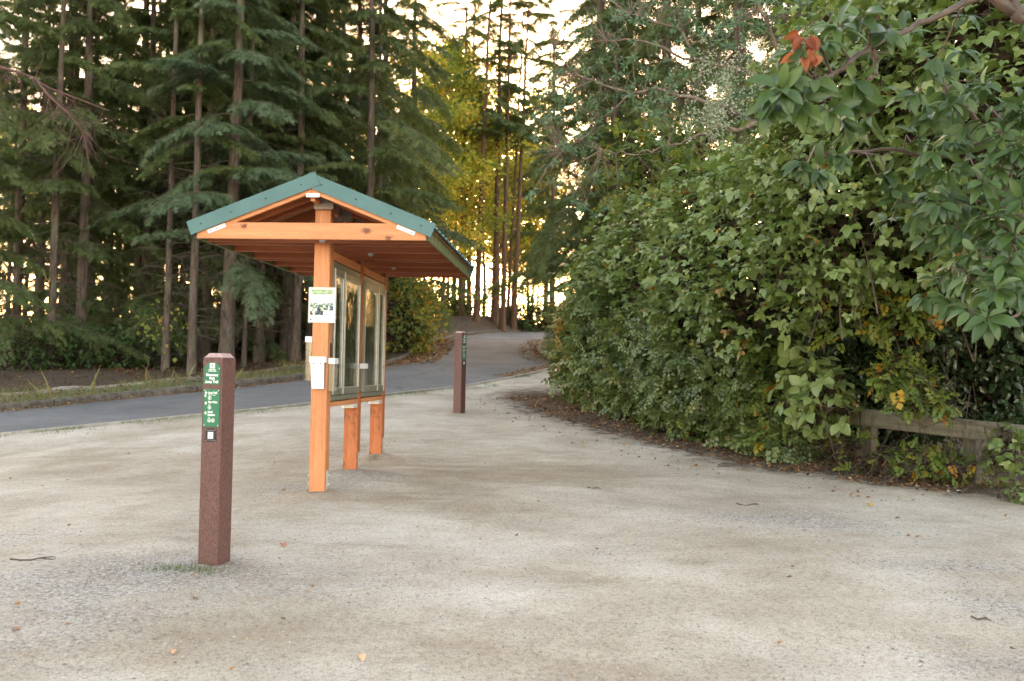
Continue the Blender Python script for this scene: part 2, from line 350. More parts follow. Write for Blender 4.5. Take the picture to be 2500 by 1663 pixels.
def ground_mat():
    m, n, l, b = new_mat('ground_surface')
    v = coords(n, l, 'Object')
    def att(a):
        t = n.new('ShaderNodeAttribute'); t.attribute_name = a; return t.outputs['Fac']
    big = noise(n, l, .9, 8, .62, v); mid = noise(n, l, 5.5, 8, .7, v); fine = noise(n, l, 38, 6, .75, v); grit = noise(n, l, 130, 3, .7, v)
    # packed pale dirt
    rd = ramp(n, [(.34, (.41, .342, .262)), (.46, (.50, .432, .345)), (.54, (.58, .512, .42)), (.64, (.66, .60, .515))])
    mixv = math_node(n, l, 'ADD', math_node(n, l, 'MULTIPLY', big, .75), math_node(n, l, 'MULTIPLY', mid, .25)); l.new(mixv, rd.inputs[0])
    # tan damp soil in worn, stretched patches, plus shade painted beside kiosk and posts
    st = noise(n, l, 2.6, 7, .62, coords(n, l, 'Object', (.55, 1.5, 1)))
    tanf = math_node(n, l, 'ADD', att('tan'), math_node(n, l, 'MULTIPLY', math_node(n, l, 'SUBTRACT', st, .5), 1.5))
    rt = ramp(n, [(.28, (0, 0, 0)), (.90, (1, 1, 1))]); l.new(tanf, rt.inputs[0])
    c = mixc(n, l, math_node(n, l, 'MULTIPLY', rt.outputs[0], .62), rd.outputs[0], (.33, .245, .16))
    # grey loose gravel
    gf = math_node(n, l, 'ADD', att('grav'), math_node(n, l, 'MULTIPLY', math_node(n, l, 'SUBTRACT', mid, .5), 1.1))
    rg = ramp(n, [(.36, (0, 0, 0)), (.95, (1, 1, 1))]); l.new(gf, rg.inputs[0])
    gr = ramp(n, [(.40, (.16, .15, .145)), (.5, (.34, .325, .31)), (.60, (.58, .56, .54))]); l.new(fine, gr.inputs[0])
    c = mixc(n, l, math_node(n, l, 'MULTIPLY', rg.outputs[0], .8), c, gr.outputs[0])
    sp = ramp(n, [(.36, (.40, .37, .34)), (.45, (.93, .93, .93)), (.55, (1, 1, 1)), (.64, (1.25, 1.25, 1.25))]); l.new(grit, sp.inputs[0])
    loose = math_node(n, l, 'ADD', math_node(n, l, 'MULTIPLY', rg.outputs[0], .25), .72)
    c = mixc(n, l, loose, c, sp.outputs[0], 'MULTIPLY')
    fs = ramp(n, [(.38, (.62, .58, .53)), (.49, (1, 1, 1)), (.62, (1.08, 1.08, 1.08))]); l.new(fine, fs.inputs[0])
    c = mixc(n, l, loose, c, fs.outputs[0], 'MULTIPLY')
    # dark litter soil by hedge and wood; painted contact shade at post feet
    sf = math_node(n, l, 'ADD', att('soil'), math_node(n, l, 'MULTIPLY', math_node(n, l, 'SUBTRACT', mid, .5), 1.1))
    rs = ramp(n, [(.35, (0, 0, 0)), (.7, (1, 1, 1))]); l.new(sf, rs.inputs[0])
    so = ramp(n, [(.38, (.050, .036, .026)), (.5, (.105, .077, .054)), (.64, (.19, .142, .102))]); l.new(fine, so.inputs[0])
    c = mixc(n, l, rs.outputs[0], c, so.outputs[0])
    # turf
    gf2 = math_node(n, l, 'ADD', att('turf'), math_node(n, l, 'MULTIPLY', math_node(n, l, 'SUBTRACT', mid, .5), 1.0))
    r2 = ramp(n, [(.4, (0, 0, 0)), (.65, (1, 1, 1))]); l.new(gf2, r2.inputs[0])
    tu = ramp(n, [(.35, (.05, .075, .022)), (.65, (.15, .15, .06))]); l.new(fine, tu.inputs[0])
    c = mixc(n, l, math_node(n, l, 'MULTIPLY', r2.outputs[0], .85), c, tu.outputs[0])
    l.new(c, b.inputs['Base Color']); b.inputs['Roughness'].default_value = .95; b.inputs['Specular IOR Level'].default_value = .15
    h = math_node(n, l, 'ADD', math_node(n, l, 'MULTIPLY', fine, .6), math_node(n, l, 'MULTIPLY', grit, .5))
    bump(n, l, h, b, .8, .02)
    return m
M['ground'] = ground_mat()
def asphalt_mat():
    m, n, l, b = new_mat('asphalt')
    v = coords(n, l, 'Object')
    big = noise(n, l, .5, 5, .6, v); fine = noise(n, l, 90, 4, .7, v); md = noise(n, l, 3, 6, .65, v)
    r = ramp(n, [(.36, (.135, .132, .130)), (.64, (.21, .206, .202))]); l.new(math_node(n, l, 'ADD', math_node(n, l, 'MULTIPLY', big, .6), math_node(n, l, 'MULTIPLY', md, .4)), r.inputs[0])
    fs = ramp(n, [(.3, (.5, .5, .5)), (.5, (1, 1, 1)), (.72, (1.7, 1.7, 1.65))]); l.new(fine, fs.inputs[0])
    c = mixc(n, l, .8, r.outputs[0], fs.outputs[0], 'MULTIPLY')
    vo = n.new('ShaderNodeTexVoronoi'); vo.feature = 'DISTANCE_TO_EDGE'; vo.inputs['Scale'].default_value = .16
    wv = n.new('ShaderNodeVectorMath'); wv.operation = 'MULTIPLY_ADD'; wv.inputs[1].default_value = (1.3, 1.3, 0)
    nn = n.new('ShaderNodeTexNoise'); nn.inputs['Scale'].default_value = 1.3; nn.inputs['Detail'].default_value = 5; l.new(v, nn.inputs['Vector'])
    l.new(nn.outputs['Color'], wv.inputs[0]); l.new(v, wv.inputs[2]); l.new(wv.outputs[0], vo.inputs['Vector'])
    cr = ramp(n, [(.002, (.45, .45, .45)), (.008, (1, 1, 1))]); l.new(vo.outputs['Distance'], cr.inputs[0])
    c = mixc(n, l, .6, c, cr.outputs[0], 'MULTIPLY')
    l.new(c, b.inputs['Base Color']); b.inputs['Roughness'].default_value = .95; b.inputs['Specular IOR Level'].default_value = .12
    bump(n, l, fine, b, .35, .008); return m
M['asphalt'] = asphalt_mat()

# ------------------------------------------------------------------ ground, road, kerbs
near_px = [(0, 1062), (200, 1042), (487, 1015), (758, 987), (941, 965), (1107, 947), (1195, 932), (1267, 917), (1330, 902), (1378, 891)]
far_px = [(0, 1006), (160, 990), (328, 972), (487, 958), (620, 943), (756, 927), (850, 913), (941, 899), (990, 879), (1020, 860), (1040, 846), (1075, 834)]
near_pl = [G(*p)[:2] for p in near_px]; far_pl = [G(*p)[:2] for p in far_px]
dn = near_pl[0] - near_pl[1]; df = far_pl[0] - far_pl[1]
near_pl = [near_pl[0] + dn / np.linalg.norm(dn) * 14] + near_pl
far_pl = [far_pl[0] + df / np.linalg.norm(df) * 14] + far_pl
far_pl += [P(1107, 825, 47)[:2], P(1150, 818, 52)[:2], P(1210, 811, 57)[:2], P(1275, 806, 61)[:2], P(1350, 806, 64)[:2], P(1480, 806, 66)[:2], P(1700, 806, 68)[:2]]
isl_pl = [P(1362, 881, 30)[:2], P(1336, 872, 31.5)[:2], P(1316, 860, 34)[:2], P(1307, 850, 37)[:2], P(1312, 838, 41)[:2], P(1332, 826, 47)[:2], P(1375, 818, 53)[:2], P(1480, 816, 57)[:2], P(1700, 816, 59)[:2]]
near_pl = [np.asarray(a) for a in near_pl]; far_pl = [np.asarray(a) for a in far_pl]; isl_pl = [np.asarray(a) for a in isl_pl]
def smooth_pl(pl, it=2):
    pl = np.array(pl)
    for _ in range(it):
        q = [pl[0]]
        for a, b in zip(pl[:-1], pl[1:]): q += [.75 * a + .25 * b, .25 * a + .75 * b]
        q.append(pl[-1]); pl = np.array(q)
    return pl
near_s, far_s, isl_s = smooth_pl(near_pl), smooth_pl(far_pl), smooth_pl(isl_pl)
def resample(pl, step):
    d = np.r_[0, np.cumsum(np.linalg.norm(np.diff(pl, axis=0), axis=1))]; t = np.arange(0, d[-1], step)
    return np.stack([np.interp(t, d, pl[:, 0]), np.interp(t, d, pl[:, 1])], -1)
road_poly = np.concatenate([near_s, isl_s, far_s[::-1]])
def pl_dist(x, y, pl):
    best = np.full(x.shape, 1e9)
    for a, b in zip(pl[:-1], pl[1:]):
        ab = b - a; t = np.clip(((x - a[0]) * ab[0] + (y - a[1]) * ab[1]) / (ab @ ab + 1e-12), 0, 1)
        best = np.minimum(best, np.hypot(x - a[0] - t * ab[0], y - a[1] - t * ab[1]))
    return best
def inside(x, y, poly):
    c = np.zeros(x.shape, bool); n = len(poly)
    for i in range(n):
        a, b = poly[i], poly[i - 1]
        cond = ((a[1] > y) != (b[1] > y))
        c ^= cond & (x < (b[0] - a[0]) * (y - a[1]) / (b[1] - a[1] + 1e-12) + a[0])
    return c
hedge_px = [(1379, 965), (1480, 998), (1570, 1027), (1700, 1054), (1838, 1082), (2000, 1115), (2155, 1150), (2330, 1170), (2496, 1190)]
hedge_pl = [G(*p)[:2] for p in hedge_px]
hedge_pl = [np.array(hedge_pl[0]) + np.array([.3, 9.0])] + hedge_pl + [np.array(hedge_pl[-1]) + np.array([4, -4.0])]
hedge_pl = np.array(hedge_pl)

def spaced(segs):
    out = []
    for a, b, s0, s1 in segs:
        x = a; out.append(x)
        while x < b:
            s = s0 + (s1 - s0) * (x - a) / (b - a); x += s; out.append(min(x, b))
    return np.unique(np.round(out, 4))
ys = spaced([(-60, -6, 8, 2), (-6, 3, 1.2, .12), (3, 9, .045, .055), (9, 15, .055, .10), (15, 30, .11, .4), (30, 75, .35, 1.2), (75, 200, 2, 10), (200, 1500, 20, 200)])
xp = spaced([(0, 4.5, .06, .07), (4.5, 9, .08, .2), (9, 25, .2, .8), (25, 120, 1, 12), (120, 1200, 20, 200)])
xs = np.unique(np.r_[-xp, xp])
X, Y = np.meshgrid(xs, ys); Zg = g(X, Y)
dN, dF, dI = pl_dist(X, Y, near_s), pl_dist(X, Y, far_s), pl_dist(X, Y, isl_s)
inr = inside(X, Y, road_poly)
forest = (~inr) & (dF < np.minimum(dN, dI))
hx = np.interp(Y, hedge_pl[::-1, 1][::-1].copy() if False else np.sort(hedge_pl[:, 1]), hedge_pl[np.argsort(hedge_pl[:, 1]), 0])
hd = hx - X                                       # >0 : on the open dirt side of the hedge line
road_d = np.where(inr, 0, np.minimum(dN, np.minimum(dF, dI)))
amp = np.clip(road_d / 1.0, 0, 1)
Zg = Zg + amp * ((fbm(X, Y, .55, 3, 3) - .5) * .10 + (fbm(X, Y, 3.0, 4, 9) - .5) * .030 + (fbm(X, Y, 14, 2, 5) - .5) * .010)
Zg = np.where(inr, Zg - .03, Zg)
# the wood's floor stands a kerb's height above the road
Zg = Zg + np.where(forest, np.clip(dF / .25, 0, 1) * .13 + np.clip((dF - .3) / 6, 0, 1) * .25 + amp * (fbm(X, Y, .25, 3, 21) - .4) * .5 * np.clip(dF / 4, 0, 1), 0)
bank = np.exp(-(((X - P(1120, 800, 58)[0]) / 9) ** 2 + ((Y - 61) / 6.5) ** 2)) * .75
Zg = Zg + np.where(forest, bank * np.clip(dF / 1.5, 0, 1), 0)
isl = (~inr) & (~forest) & (dI < dN) & (Y > 28)
Zg = Zg + np.where(isl, np.clip(dI / .2, 0, 1) * .12, 0)
KX, KY, PSI = -1.5937, 8.6232, .0614
def K(u, v): return KX + u * math.sin(PSI) + v * math.cos(PSI), KY + u * math.cos(PSI) - v * math.sin(PSI)
for u, hgt, rad in ((.05, .035, .30), (1.33, .05, .42), (2.62, .09, .22), (.7, .02, .6)):
    kx, ky = K(u, -.05); Zg = Zg + hgt * np.exp(-((X - kx) ** 2 + (Y - ky) ** 2) / rad ** 2)
def GS(px, py): return G(px, py)[:2]
def blobs(lst):
    s = np.zeros_like(X)
    for px, py, rx, ry, a in lst:
        c = GS(px, py); s = s + a * np.exp(-((X - c[0]) / rx) ** 2 - ((Y - c[1]) / ry) ** 2)
    return s
a_tan = .38 * fbm(X, Y, .8, 4, 41) + blobs([(1250, 1150, 1.3, 1.1, .7), (1050, 1230, 1.0, .6, .45), (430, 1300, .9, .7, .35), (300, 1120, 1.6, .8, .3), (620, 1560, .8, .35, .35), (1400, 1420, .5, .4, .3), (1400, 1620, .9, .25, .3), (130, 1600, .7, .4, .4), (1900, 1340, .8, .3, .3), (850, 1120, 1.2, .8, .25), (580, 1385, .3, .18, .5), (1150, 1060, 1.2, .9, .3), (773, 1212, .28, .22, .75), (855, 1165, .3, .2, .5), (915, 1130, .3, .25, .7), (525, 1376, .22, .16, .7), (1120, 1012, .35, .3, .5), (700, 1320, 1.3, .12, .3), (1900, 1560, 1.2, .1, .25), (1000, 1420, 1.4, .12, .3), (300, 1500, 1.0, .1, .3)])  # stretched soil patches; blobs beside kiosk and at post feet paint in shade
a_grav = .34 * fbm(X, Y, 1.1, 4, 61) + blobs([(1900, 1270, 1.0, .6, .5), (2080, 1180, .9, .5, .25), (2330, 1390, .6, .3, .5), (2420, 1480, .4, .4, .4), (300, 1420, 1.2, .6, .45), (120, 1560, .6, .5, .4), (700, 1200, .6, .35, .4), (860, 1170, .6, .5, .5), (450, 1370, .6, .4, .3), (2450, 1620, .5, .3, .4), (1500, 1340, .8, .3, .2), (1130, 1005, 1.8, 1.6, .3), (40, 1320, .8, .6, .3)])
a_soil_shade = blobs([(773, 1210, .17, .13, .62), (853, 1163, .17, .13, .5), (915, 1129, .16, .14, .6), (525, 1374, .15, .12, .62), (1120, 1010, .2, .16, .5)]) + np.where(forest, np.where((dF < 2.4) & (Y < 29), .45, 1.1), 0) + np.where(~forest, 1 / (1 + np.exp((hd - 1.55) / .42)), 0) * np.clip((23.5 - Y) / 5, 0, 1) + np.where(isl, .1, 0)  # tight blobs at post feet: dark soil rings with contact shade painted in
a_turf = np.where(~forest & ~inr, np.exp(-(dN / .42) ** 2) * (.2 + .75 * fbm(X, Y, .7, 3, 35)), 0) + np.where(forest, np.exp(-((dF - 1.0) / 1.5) ** 2) * .72 * (Y < 32), 0) + np.where(isl, .95, 0)
idx = np.arange(X.size).reshape(X.shape)
Fq = np.stack([idx[:-1, :-1], idx[:-1, 1:], idx[1:, 1:], idx[1:, :-1]], -1).reshape(-1, 4)
gm = np_mesh('ground', np.stack([X, Y, Zg], -1), Fq, {k: ('POINT', v.ravel()) for k, v in dict(tan=a_tan, grav=a_grav, soil=a_soil_shade, turf=a_turf).items()}, True)
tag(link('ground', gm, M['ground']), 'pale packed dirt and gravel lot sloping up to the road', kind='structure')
def gz(x, y):
    """height of the built ground sheet"""
    x = np.atleast_1d(np.asarray(x, float)); y = np.atleast_1d(np.asarray(y, float))
    i = np.clip(np.searchsorted(xs, x) - 1, 0, len(xs) - 2); j = np.clip(np.searchsorted(ys, y) - 1, 0, len(ys) - 2)
    fx = (x - xs[i]) / (xs[i + 1] - xs[i]); fy = (y - ys[j]) / (ys[j + 1] - ys[j])
    return (Zg[j, i] * (1 - fx) + Zg[j, i + 1] * fx) * (1 - fy) + (Zg[j + 1, i] * (1 - fx) + Zg[j + 1, i + 1] * fx) * fy
def onground(p, dz=0.0): return np.array([p[0], p[1], gz(p[0], p[1])[0] + dz])

# road surface
def road_mesh():
    bnd = np.concatenate([resample(near_s, .5), resample(isl_s, .5), resample(far_s, .5)[::-1]])
    x0, y0 = bnd.min(0); x1, y1 = bnd.max(0)
    gx, gy = np.meshgrid(np.arange(x0, x1, .7), np.arange(y0, y1, .7)); gx = gx.ravel(); gy = gy.ravel()
    ok = inside(gx, gy, bnd) & (pl_dist(gx, gy, np.vstack([bnd, bnd[:1]])) > .3)
    pts = [Vector(p) for p in bnd] + [Vector((a, b)) for a, b in zip(gx[ok], gy[ok])]
    nb = len(bnd)
    v, e, f, *_ = geometry.delaunay_2d_cdt(pts, [(i, (i + 1) % nb) for i in range(nb)], [], 1, 1e-5)
    V = np.array([[p.x, p.y, 0] for p in v]); V[:, 2] = g(V[:, 0], V[:, 1]) + .012
    F = np.array([t if len(t) == 3 else t[:3] for t in f])
    nrm = np.cross(V[F[:, 1]] - V[F[:, 0]], V[F[:, 2]] - V[F[:, 0]])[:, 2]
    F[nrm < 0] = F[nrm < 0][:, ::-1]
    return np_mesh('road', V, F, smooth=True)
tag(link('road', road_mesh(), M['asphalt']), 'grey asphalt park road curving uphill', kind='structure')

def strip(name, pl, prof, mat, parent, seg=None, gap=.012, step=.5, lift=0.0):
    """sweep profile (offset,height) along polyline pl; in pieces of length seg"""
    pl = resample(pl, step); t = np.gradient(pl, axis=0); t = unit(t); nrm = np.stack([-t[:, 1], t[:, 0]], -1)
    per = max(2, int(seg / step)) if seg else len(pl) - 1
    objs = []
    for s in range(0, len(pl) - 1, per):
        e = min(s + per, len(pl) - 1)
        if e <= s: continue
        q = pl[s:e + 1].copy(); nn = nrm[s:e + 1]
        q[0] += t[s] * gap; q[-1] -= t[e] * gap
        jz = random.uniform(-.008, .008) if seg else 0; jo = random.uniform(-.012, .012) if seg else 0
        k = len(prof); V = []
        for p, a in zip(q, nn):
            for o, h in prof:
                w = p + a * (o + jo); V.append((w[0], w[1], g(p[0], p[1]) + h + jz + lift))
        n = len(q)
        F = [(i * k + j, i * k + j + 1, (i + 1) * k + j + 1, (i + 1) * k + j) for i in range(n - 1) for j in range(k - 1)]
        me = bpy.data.meshes.new(name); bm = bmesh.new(); vs = [bm.verts.new(v) for v in V]
        for f in F: bm.faces.new([vs[i] for i in f])
        bm.faces.new(vs[:k]); bm.faces.new(vs[-k:][::-1]); bmesh.ops.recalc_face_normals(bm, faces=bm.faces[:])
        bm.to_mesh(me); bm.free()
        objs.append(link(name, me, mat, parent))
    return objs
kerb_prof = [(0, -.12), (0, .11), (.03, .145), (.13, .15), (.16, .13), (.16, -.12)]
kp = empty('kerb', (0, 0, 0)); tag(kp, 'mossy concrete kerb along the wooded side of the road', kind='structure')
strip('kerb_stone', far_s, [(.02 + a, b) for a, b in kerb_prof], M['kerb'], kp, seg=3.0)
kp2 = empty('island_kerb', (0, 0, 0)); tag(kp2, 'curved concrete kerb round the grassy corner', kind='structure')
strip('kerb_stone', isl_s, [(-.02 - a, b) for a, b in kerb_prof], M['kerb'], kp2, seg=2.0)
ed = strip('road_edging', near_s, [(-.02, -.1), (-.02, .03), (-.05, .036), (-.12, .034), (-.12, -.1)], M['edging'], None)
for o in ed: tag(o, 'thin pale concrete edging between dirt lot and road', kind='structure')

# ------------------------------------------------------------------ kiosk
kz0 = CAMZ
kiosk = empty('information_kiosk', (KX, KY, float(gz(KX, KY)[0])), -PSI)
tag(kiosk, 'orange cedar information kiosk with green gable roof and glazed display cases', 'kiosk')
KZ = kiosk.location.z
def zz(h): return h + CAMZ - KZ                    # height relative to the camera -> kiosk-local
W6 = .14
U_POST = (0.0, 1.276, 2.552)
Z_TIE = zz(1.083); Z_TIEB = Z_TIE + .140
UF, UB = -.262, 3.06
VL, VR = -1.085, .875
VC = (VL + VR) / 2
SL = .395                                          # roof slope
RIDGE_OFF = .19 
def roof_z(v, off=0.0): return Z_TIE + .120 + SL * (VR + .035 - VC - abs(v - VC)) + off
for k, u in enumerate(U_POST):
    base = -.35
    top = roof_z(VC) - .17
    box('post', (-W6, 0), (u, u + W6), (base, top), M['cedar_v'] if k == 0 else M['cedar_dirty'], kiosk, .006)
    # post foot straps with bolts
    for s in (-1, 1):
        x = 0 if s > 0 else -W6
        gb = float(gz(*K(u + .07, -.07))[0]) - KZ
        st = box('foot_strap', (x, x + .008) if s > 0 else (x - .008, x), (u + .045, u + .095), (gb - .25, gb + .17), M['galv'], kiosk, .001)
        for hz in (gb + .05, gb + .125):
            bm = bmesh.new(); bmesh.ops.create_cone(bm, cap_ends=True, segments=6, radius1=.013, radius2=.011, depth=.016, matrix=Matrix.Rotation(math.pi / 2, 4, 'Y'))
            me = bpy.data.meshes.new('bolt'); bm.to_mesh(me); bm.free()
            o = link('bolt', me, M['galv'], kiosk); o.location = (x + s * .016, u + .07, hz)
# trusses
def truss(u0, t, front, back_side=False):
    z0 = Z_TIE
    hv = VR - VC
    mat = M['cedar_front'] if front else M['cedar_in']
    topz = lambda v: roof_z(v) - .028
    pts = [(VL, z0), (VR, z0), (VR, min(z0 + .14, topz(VR))), (VR - max(0, (z0 + .14 - topz(VR)) / SL), z0 + .14), (VL + max(0, (z0 + .14 - topz(VL)) / SL), z0 + .14), (VL, min(z0 + .14, topz(VL)))]
    prism('tie_beam', pts, t, mat, kiosk, 'Y', u0, .003)
    for s in (-1, 1):
        ve = VC + s * (hv - .21)
        pts = [(VC, topz(VC)), (ve, topz(ve)), (ve, topz(ve) - .10), (VC, topz(VC) - .10)]
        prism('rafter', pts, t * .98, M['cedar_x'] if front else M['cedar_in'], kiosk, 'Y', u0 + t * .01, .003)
M['cedar_front'] = wood_mat('front_tie_beam_cedar', CED1, CED2, (.7, 9, 9), knots=((-.68, zz(1.19), .042), (.37, zz(1.16), .055), (.56, zz(1.10), .04)))
truss(UF, .038, True)
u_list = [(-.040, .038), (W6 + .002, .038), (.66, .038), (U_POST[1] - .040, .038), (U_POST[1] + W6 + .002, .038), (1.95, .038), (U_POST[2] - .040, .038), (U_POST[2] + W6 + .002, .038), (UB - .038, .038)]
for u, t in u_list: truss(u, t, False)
# gusset plates: front heels and peak, inner trusses at the peak
def plate(u, cx, cz, L, h, ang, mat, name='gusset_plate'):
    o = box(name, (-L / 2, L / 2), (-.0025, .0025), (-h / 2, h / 2), mat, kiosk, .0005)
    o.location = (cx, u, cz); o.rotation_euler = (0, ang, 0)
    for i in range(3):
        d = (i - 1) * L * .32
        nl = box('nail', (d - .004, d + .004), (-.0055, -.002), (-.004, .004), M['screw'], o, 0)
    return o
aS = math.atan(SL)
for s in (-1, 1):
    v = VC + s * (VR - VC - .17); plate(UF - .004, v, roof_z(v) - .116, .165, .036, s * aS, M['plate'])
plate(UF - .0045, VC + .012, roof_z(VC) - .148, .115, .034, 0, M['plate'])
for u, t in u_list[:-1]:
    plate(u - .004, VC + .05, roof_z(VC) - .17, .17, .12, 0, M['plate_dark'])
# ridge board, roof deck, purlins, fascia
box('ridge_board', (VC - .019, VC + .019), (UF + .04, UB - .04), (roof_z(VC) - .19, roof_z(VC) - .035), M['cedar_y'], kiosk)
for s in (-1, 1):
    e = VC + s * (VR + .035 - VC)
    pts = [(VC, roof_z(VC) - .026), (e, roof_z(e) - .026), (e, roof_z(e) - .008), (VC, roof_z(VC) - .008)]
    prism('roof_deck', pts, UB - UF - .01, M['osb'], kiosk, 'Y', UF + .005)
for s, nm in ((-1, 'left'), (1, 'right')):
    x0 = VR + .002 if s > 0 else VL - .024
    fz = (Z_TIE + .001, Z_TIE + .112)
    fb = empty('fascia', (0, 0, 0)); fb.parent = kiosk
    n = 13; L = (UB - UF) / n
    for i in range(n):
        box('board', (x0, x0 + .022), (UF + i * L + .008, UF + (i + 1) * L - .008), fz, M['moss_wood'], fb, .002)
    box('backing', (x0 + .004, x0 + .020) if s > 0 else (x0 + .002, x0 + .018), (UF + .004, UB - .004), (fz[0] + .004, fz[1] - .002), M['black'], fb, 0)
# ribbed metal roof: two sheets, ribs run from ridge to eave
def roof_sheet(s):
    rib = .225; prof = []
    y = UF - .012
    while y < UB + .012:
        prof += [(y, 0), (y + rib * .60, 0), (y + rib * .72, .022), (y + rib * .88, .022)]
        y += rib
    prof.append((y, 0)); prof = [(min(a, UB + .02), b) for a, b in prof]
    e = VC + s * (VR + .075 - VC)
    V = []; F = []
    for t in (0, 1):
        for v in (VC + s * .004, e):
            for (a, b) in prof: V.append((v, a, roof_z(v) + .004 + b - t * .004))
    k = len(prof)
    for i in range(k - 1):
        F.append((i, i + 1, k + i + 1, k + i)); F.append((2 * k + i, 3 * k + i, 3 * k + i + 1, 2 * k + i + 1)); F.append((k + i, k + i + 1, 3 * k + i + 1, 3 * k + i))
    me = bpy.data.meshes.new('roof_sheet'); me.from_pydata(V, [], F); me.update()
    return link('roof_sheet', me, M['roofmetal'], kiosk)
M['roofmetal'] = worn('green_ribbed_roof_metal', (.085, .17, .16), (.16, .25, .24), 5, .35, .2, .02)
for s in (-1, 1): roof_sheet(s)
# rake trim on both gable ends and ridge cap
EO = VR + .085 - VC
for end, (y0, ly) in enumerate(((UF - .022, 1), (UB + .014, 1))):
    for s in (-1, 1):
        ov = .012 if s < 0 else 0
        e = VC + s * EO
        a0 = VC + (-s) * (.03 if s < 0 else 0)
        dz = .118
        tp = lambda v: roof_z(VC) + .034 - SL * (s * (v - VC))
        nx, nz = s * math.sin(aS) * dz, -math.cos(aS) * dz
        pts = [(a0, tp(a0)), (e, tp(e)), (e - math.sin(aS) * dz * s, tp(e) - math.cos(aS) * dz), (a0 - (math.sin(aS) * dz * s if s < 0 else 0), tp(a0) - (math.cos(aS) * dz if s < 0 else dz / math.cos(aS)))]
        tr = prism('rake_trim', pts, .004, M['teal'], kiosk, 'Y', y0 - (.005 if s < 0 else 0))
        # return flange on top
        pts2 = [(a0, tp(a0) + .0005), (e, tp(e) + .0005), (e, tp(e) + .004), (a0, tp(a0) + .004)]
        prism('rake_flange', pts2, .06, M['teal'], kiosk, 'Y', y0 if end == 0 else y0 - .056)
        if end == 0:
            for fr in (.10, .38, .66, .90):
                v = VC + s * EO * fr
                bm = bmesh.new(); bmesh.ops.create_icosphere(bm, subdivisions=1, radius=.0065)
                me = bpy.data.meshes.new('screw'); bm.to_mesh(me); bm.free()
                o = link('screw', me, M['screw'], tr); o.location = (v - s * .02, y0 - .006, tp(v) - .055)
pts = [(VC - .16, roof_z(.16 + VC) + .030), (VC, roof_z(VC) + .045), (VC + .16, roof_z(.16 + VC) + .030), (VC + .16, roof_z(.16 + VC) + .026), (VC, roof_z(VC) + .040), (VC - .16, roof_z(.16 + VC) + .026)]
prism('ridge_cap', pts, UB - UF + .03, M['teal'], kiosk, 'Y', UF - .018)
# washers and bolts through tie beams at each post
for u in (-.045, U_POST[1] - .045, U_POST[2] - .045):
    x = -.062 if u < 0 else .30
    for r, d, m in ((.030, .006, M['galv']), (.017, .016, M['plate'])):
        bm = bmesh.new(); bmesh.ops.create_cone(bm, cap_ends=True, segments=20 if r > .02 else 6, radius1=r, radius2=r * .92, depth=d, matrix=Matrix.Rotation(math.pi / 2, 4, 'X'))
        me = bpy.data.meshes.new('bolt'); bm.to_mesh(me); bm.free()
        o = link('bolt', me, m, kiosk); o.location = (x if u < 0 else (.02 if False else .10), u - d / 2 + .004, Z_TIE + (.028 if u < 0 else .06))
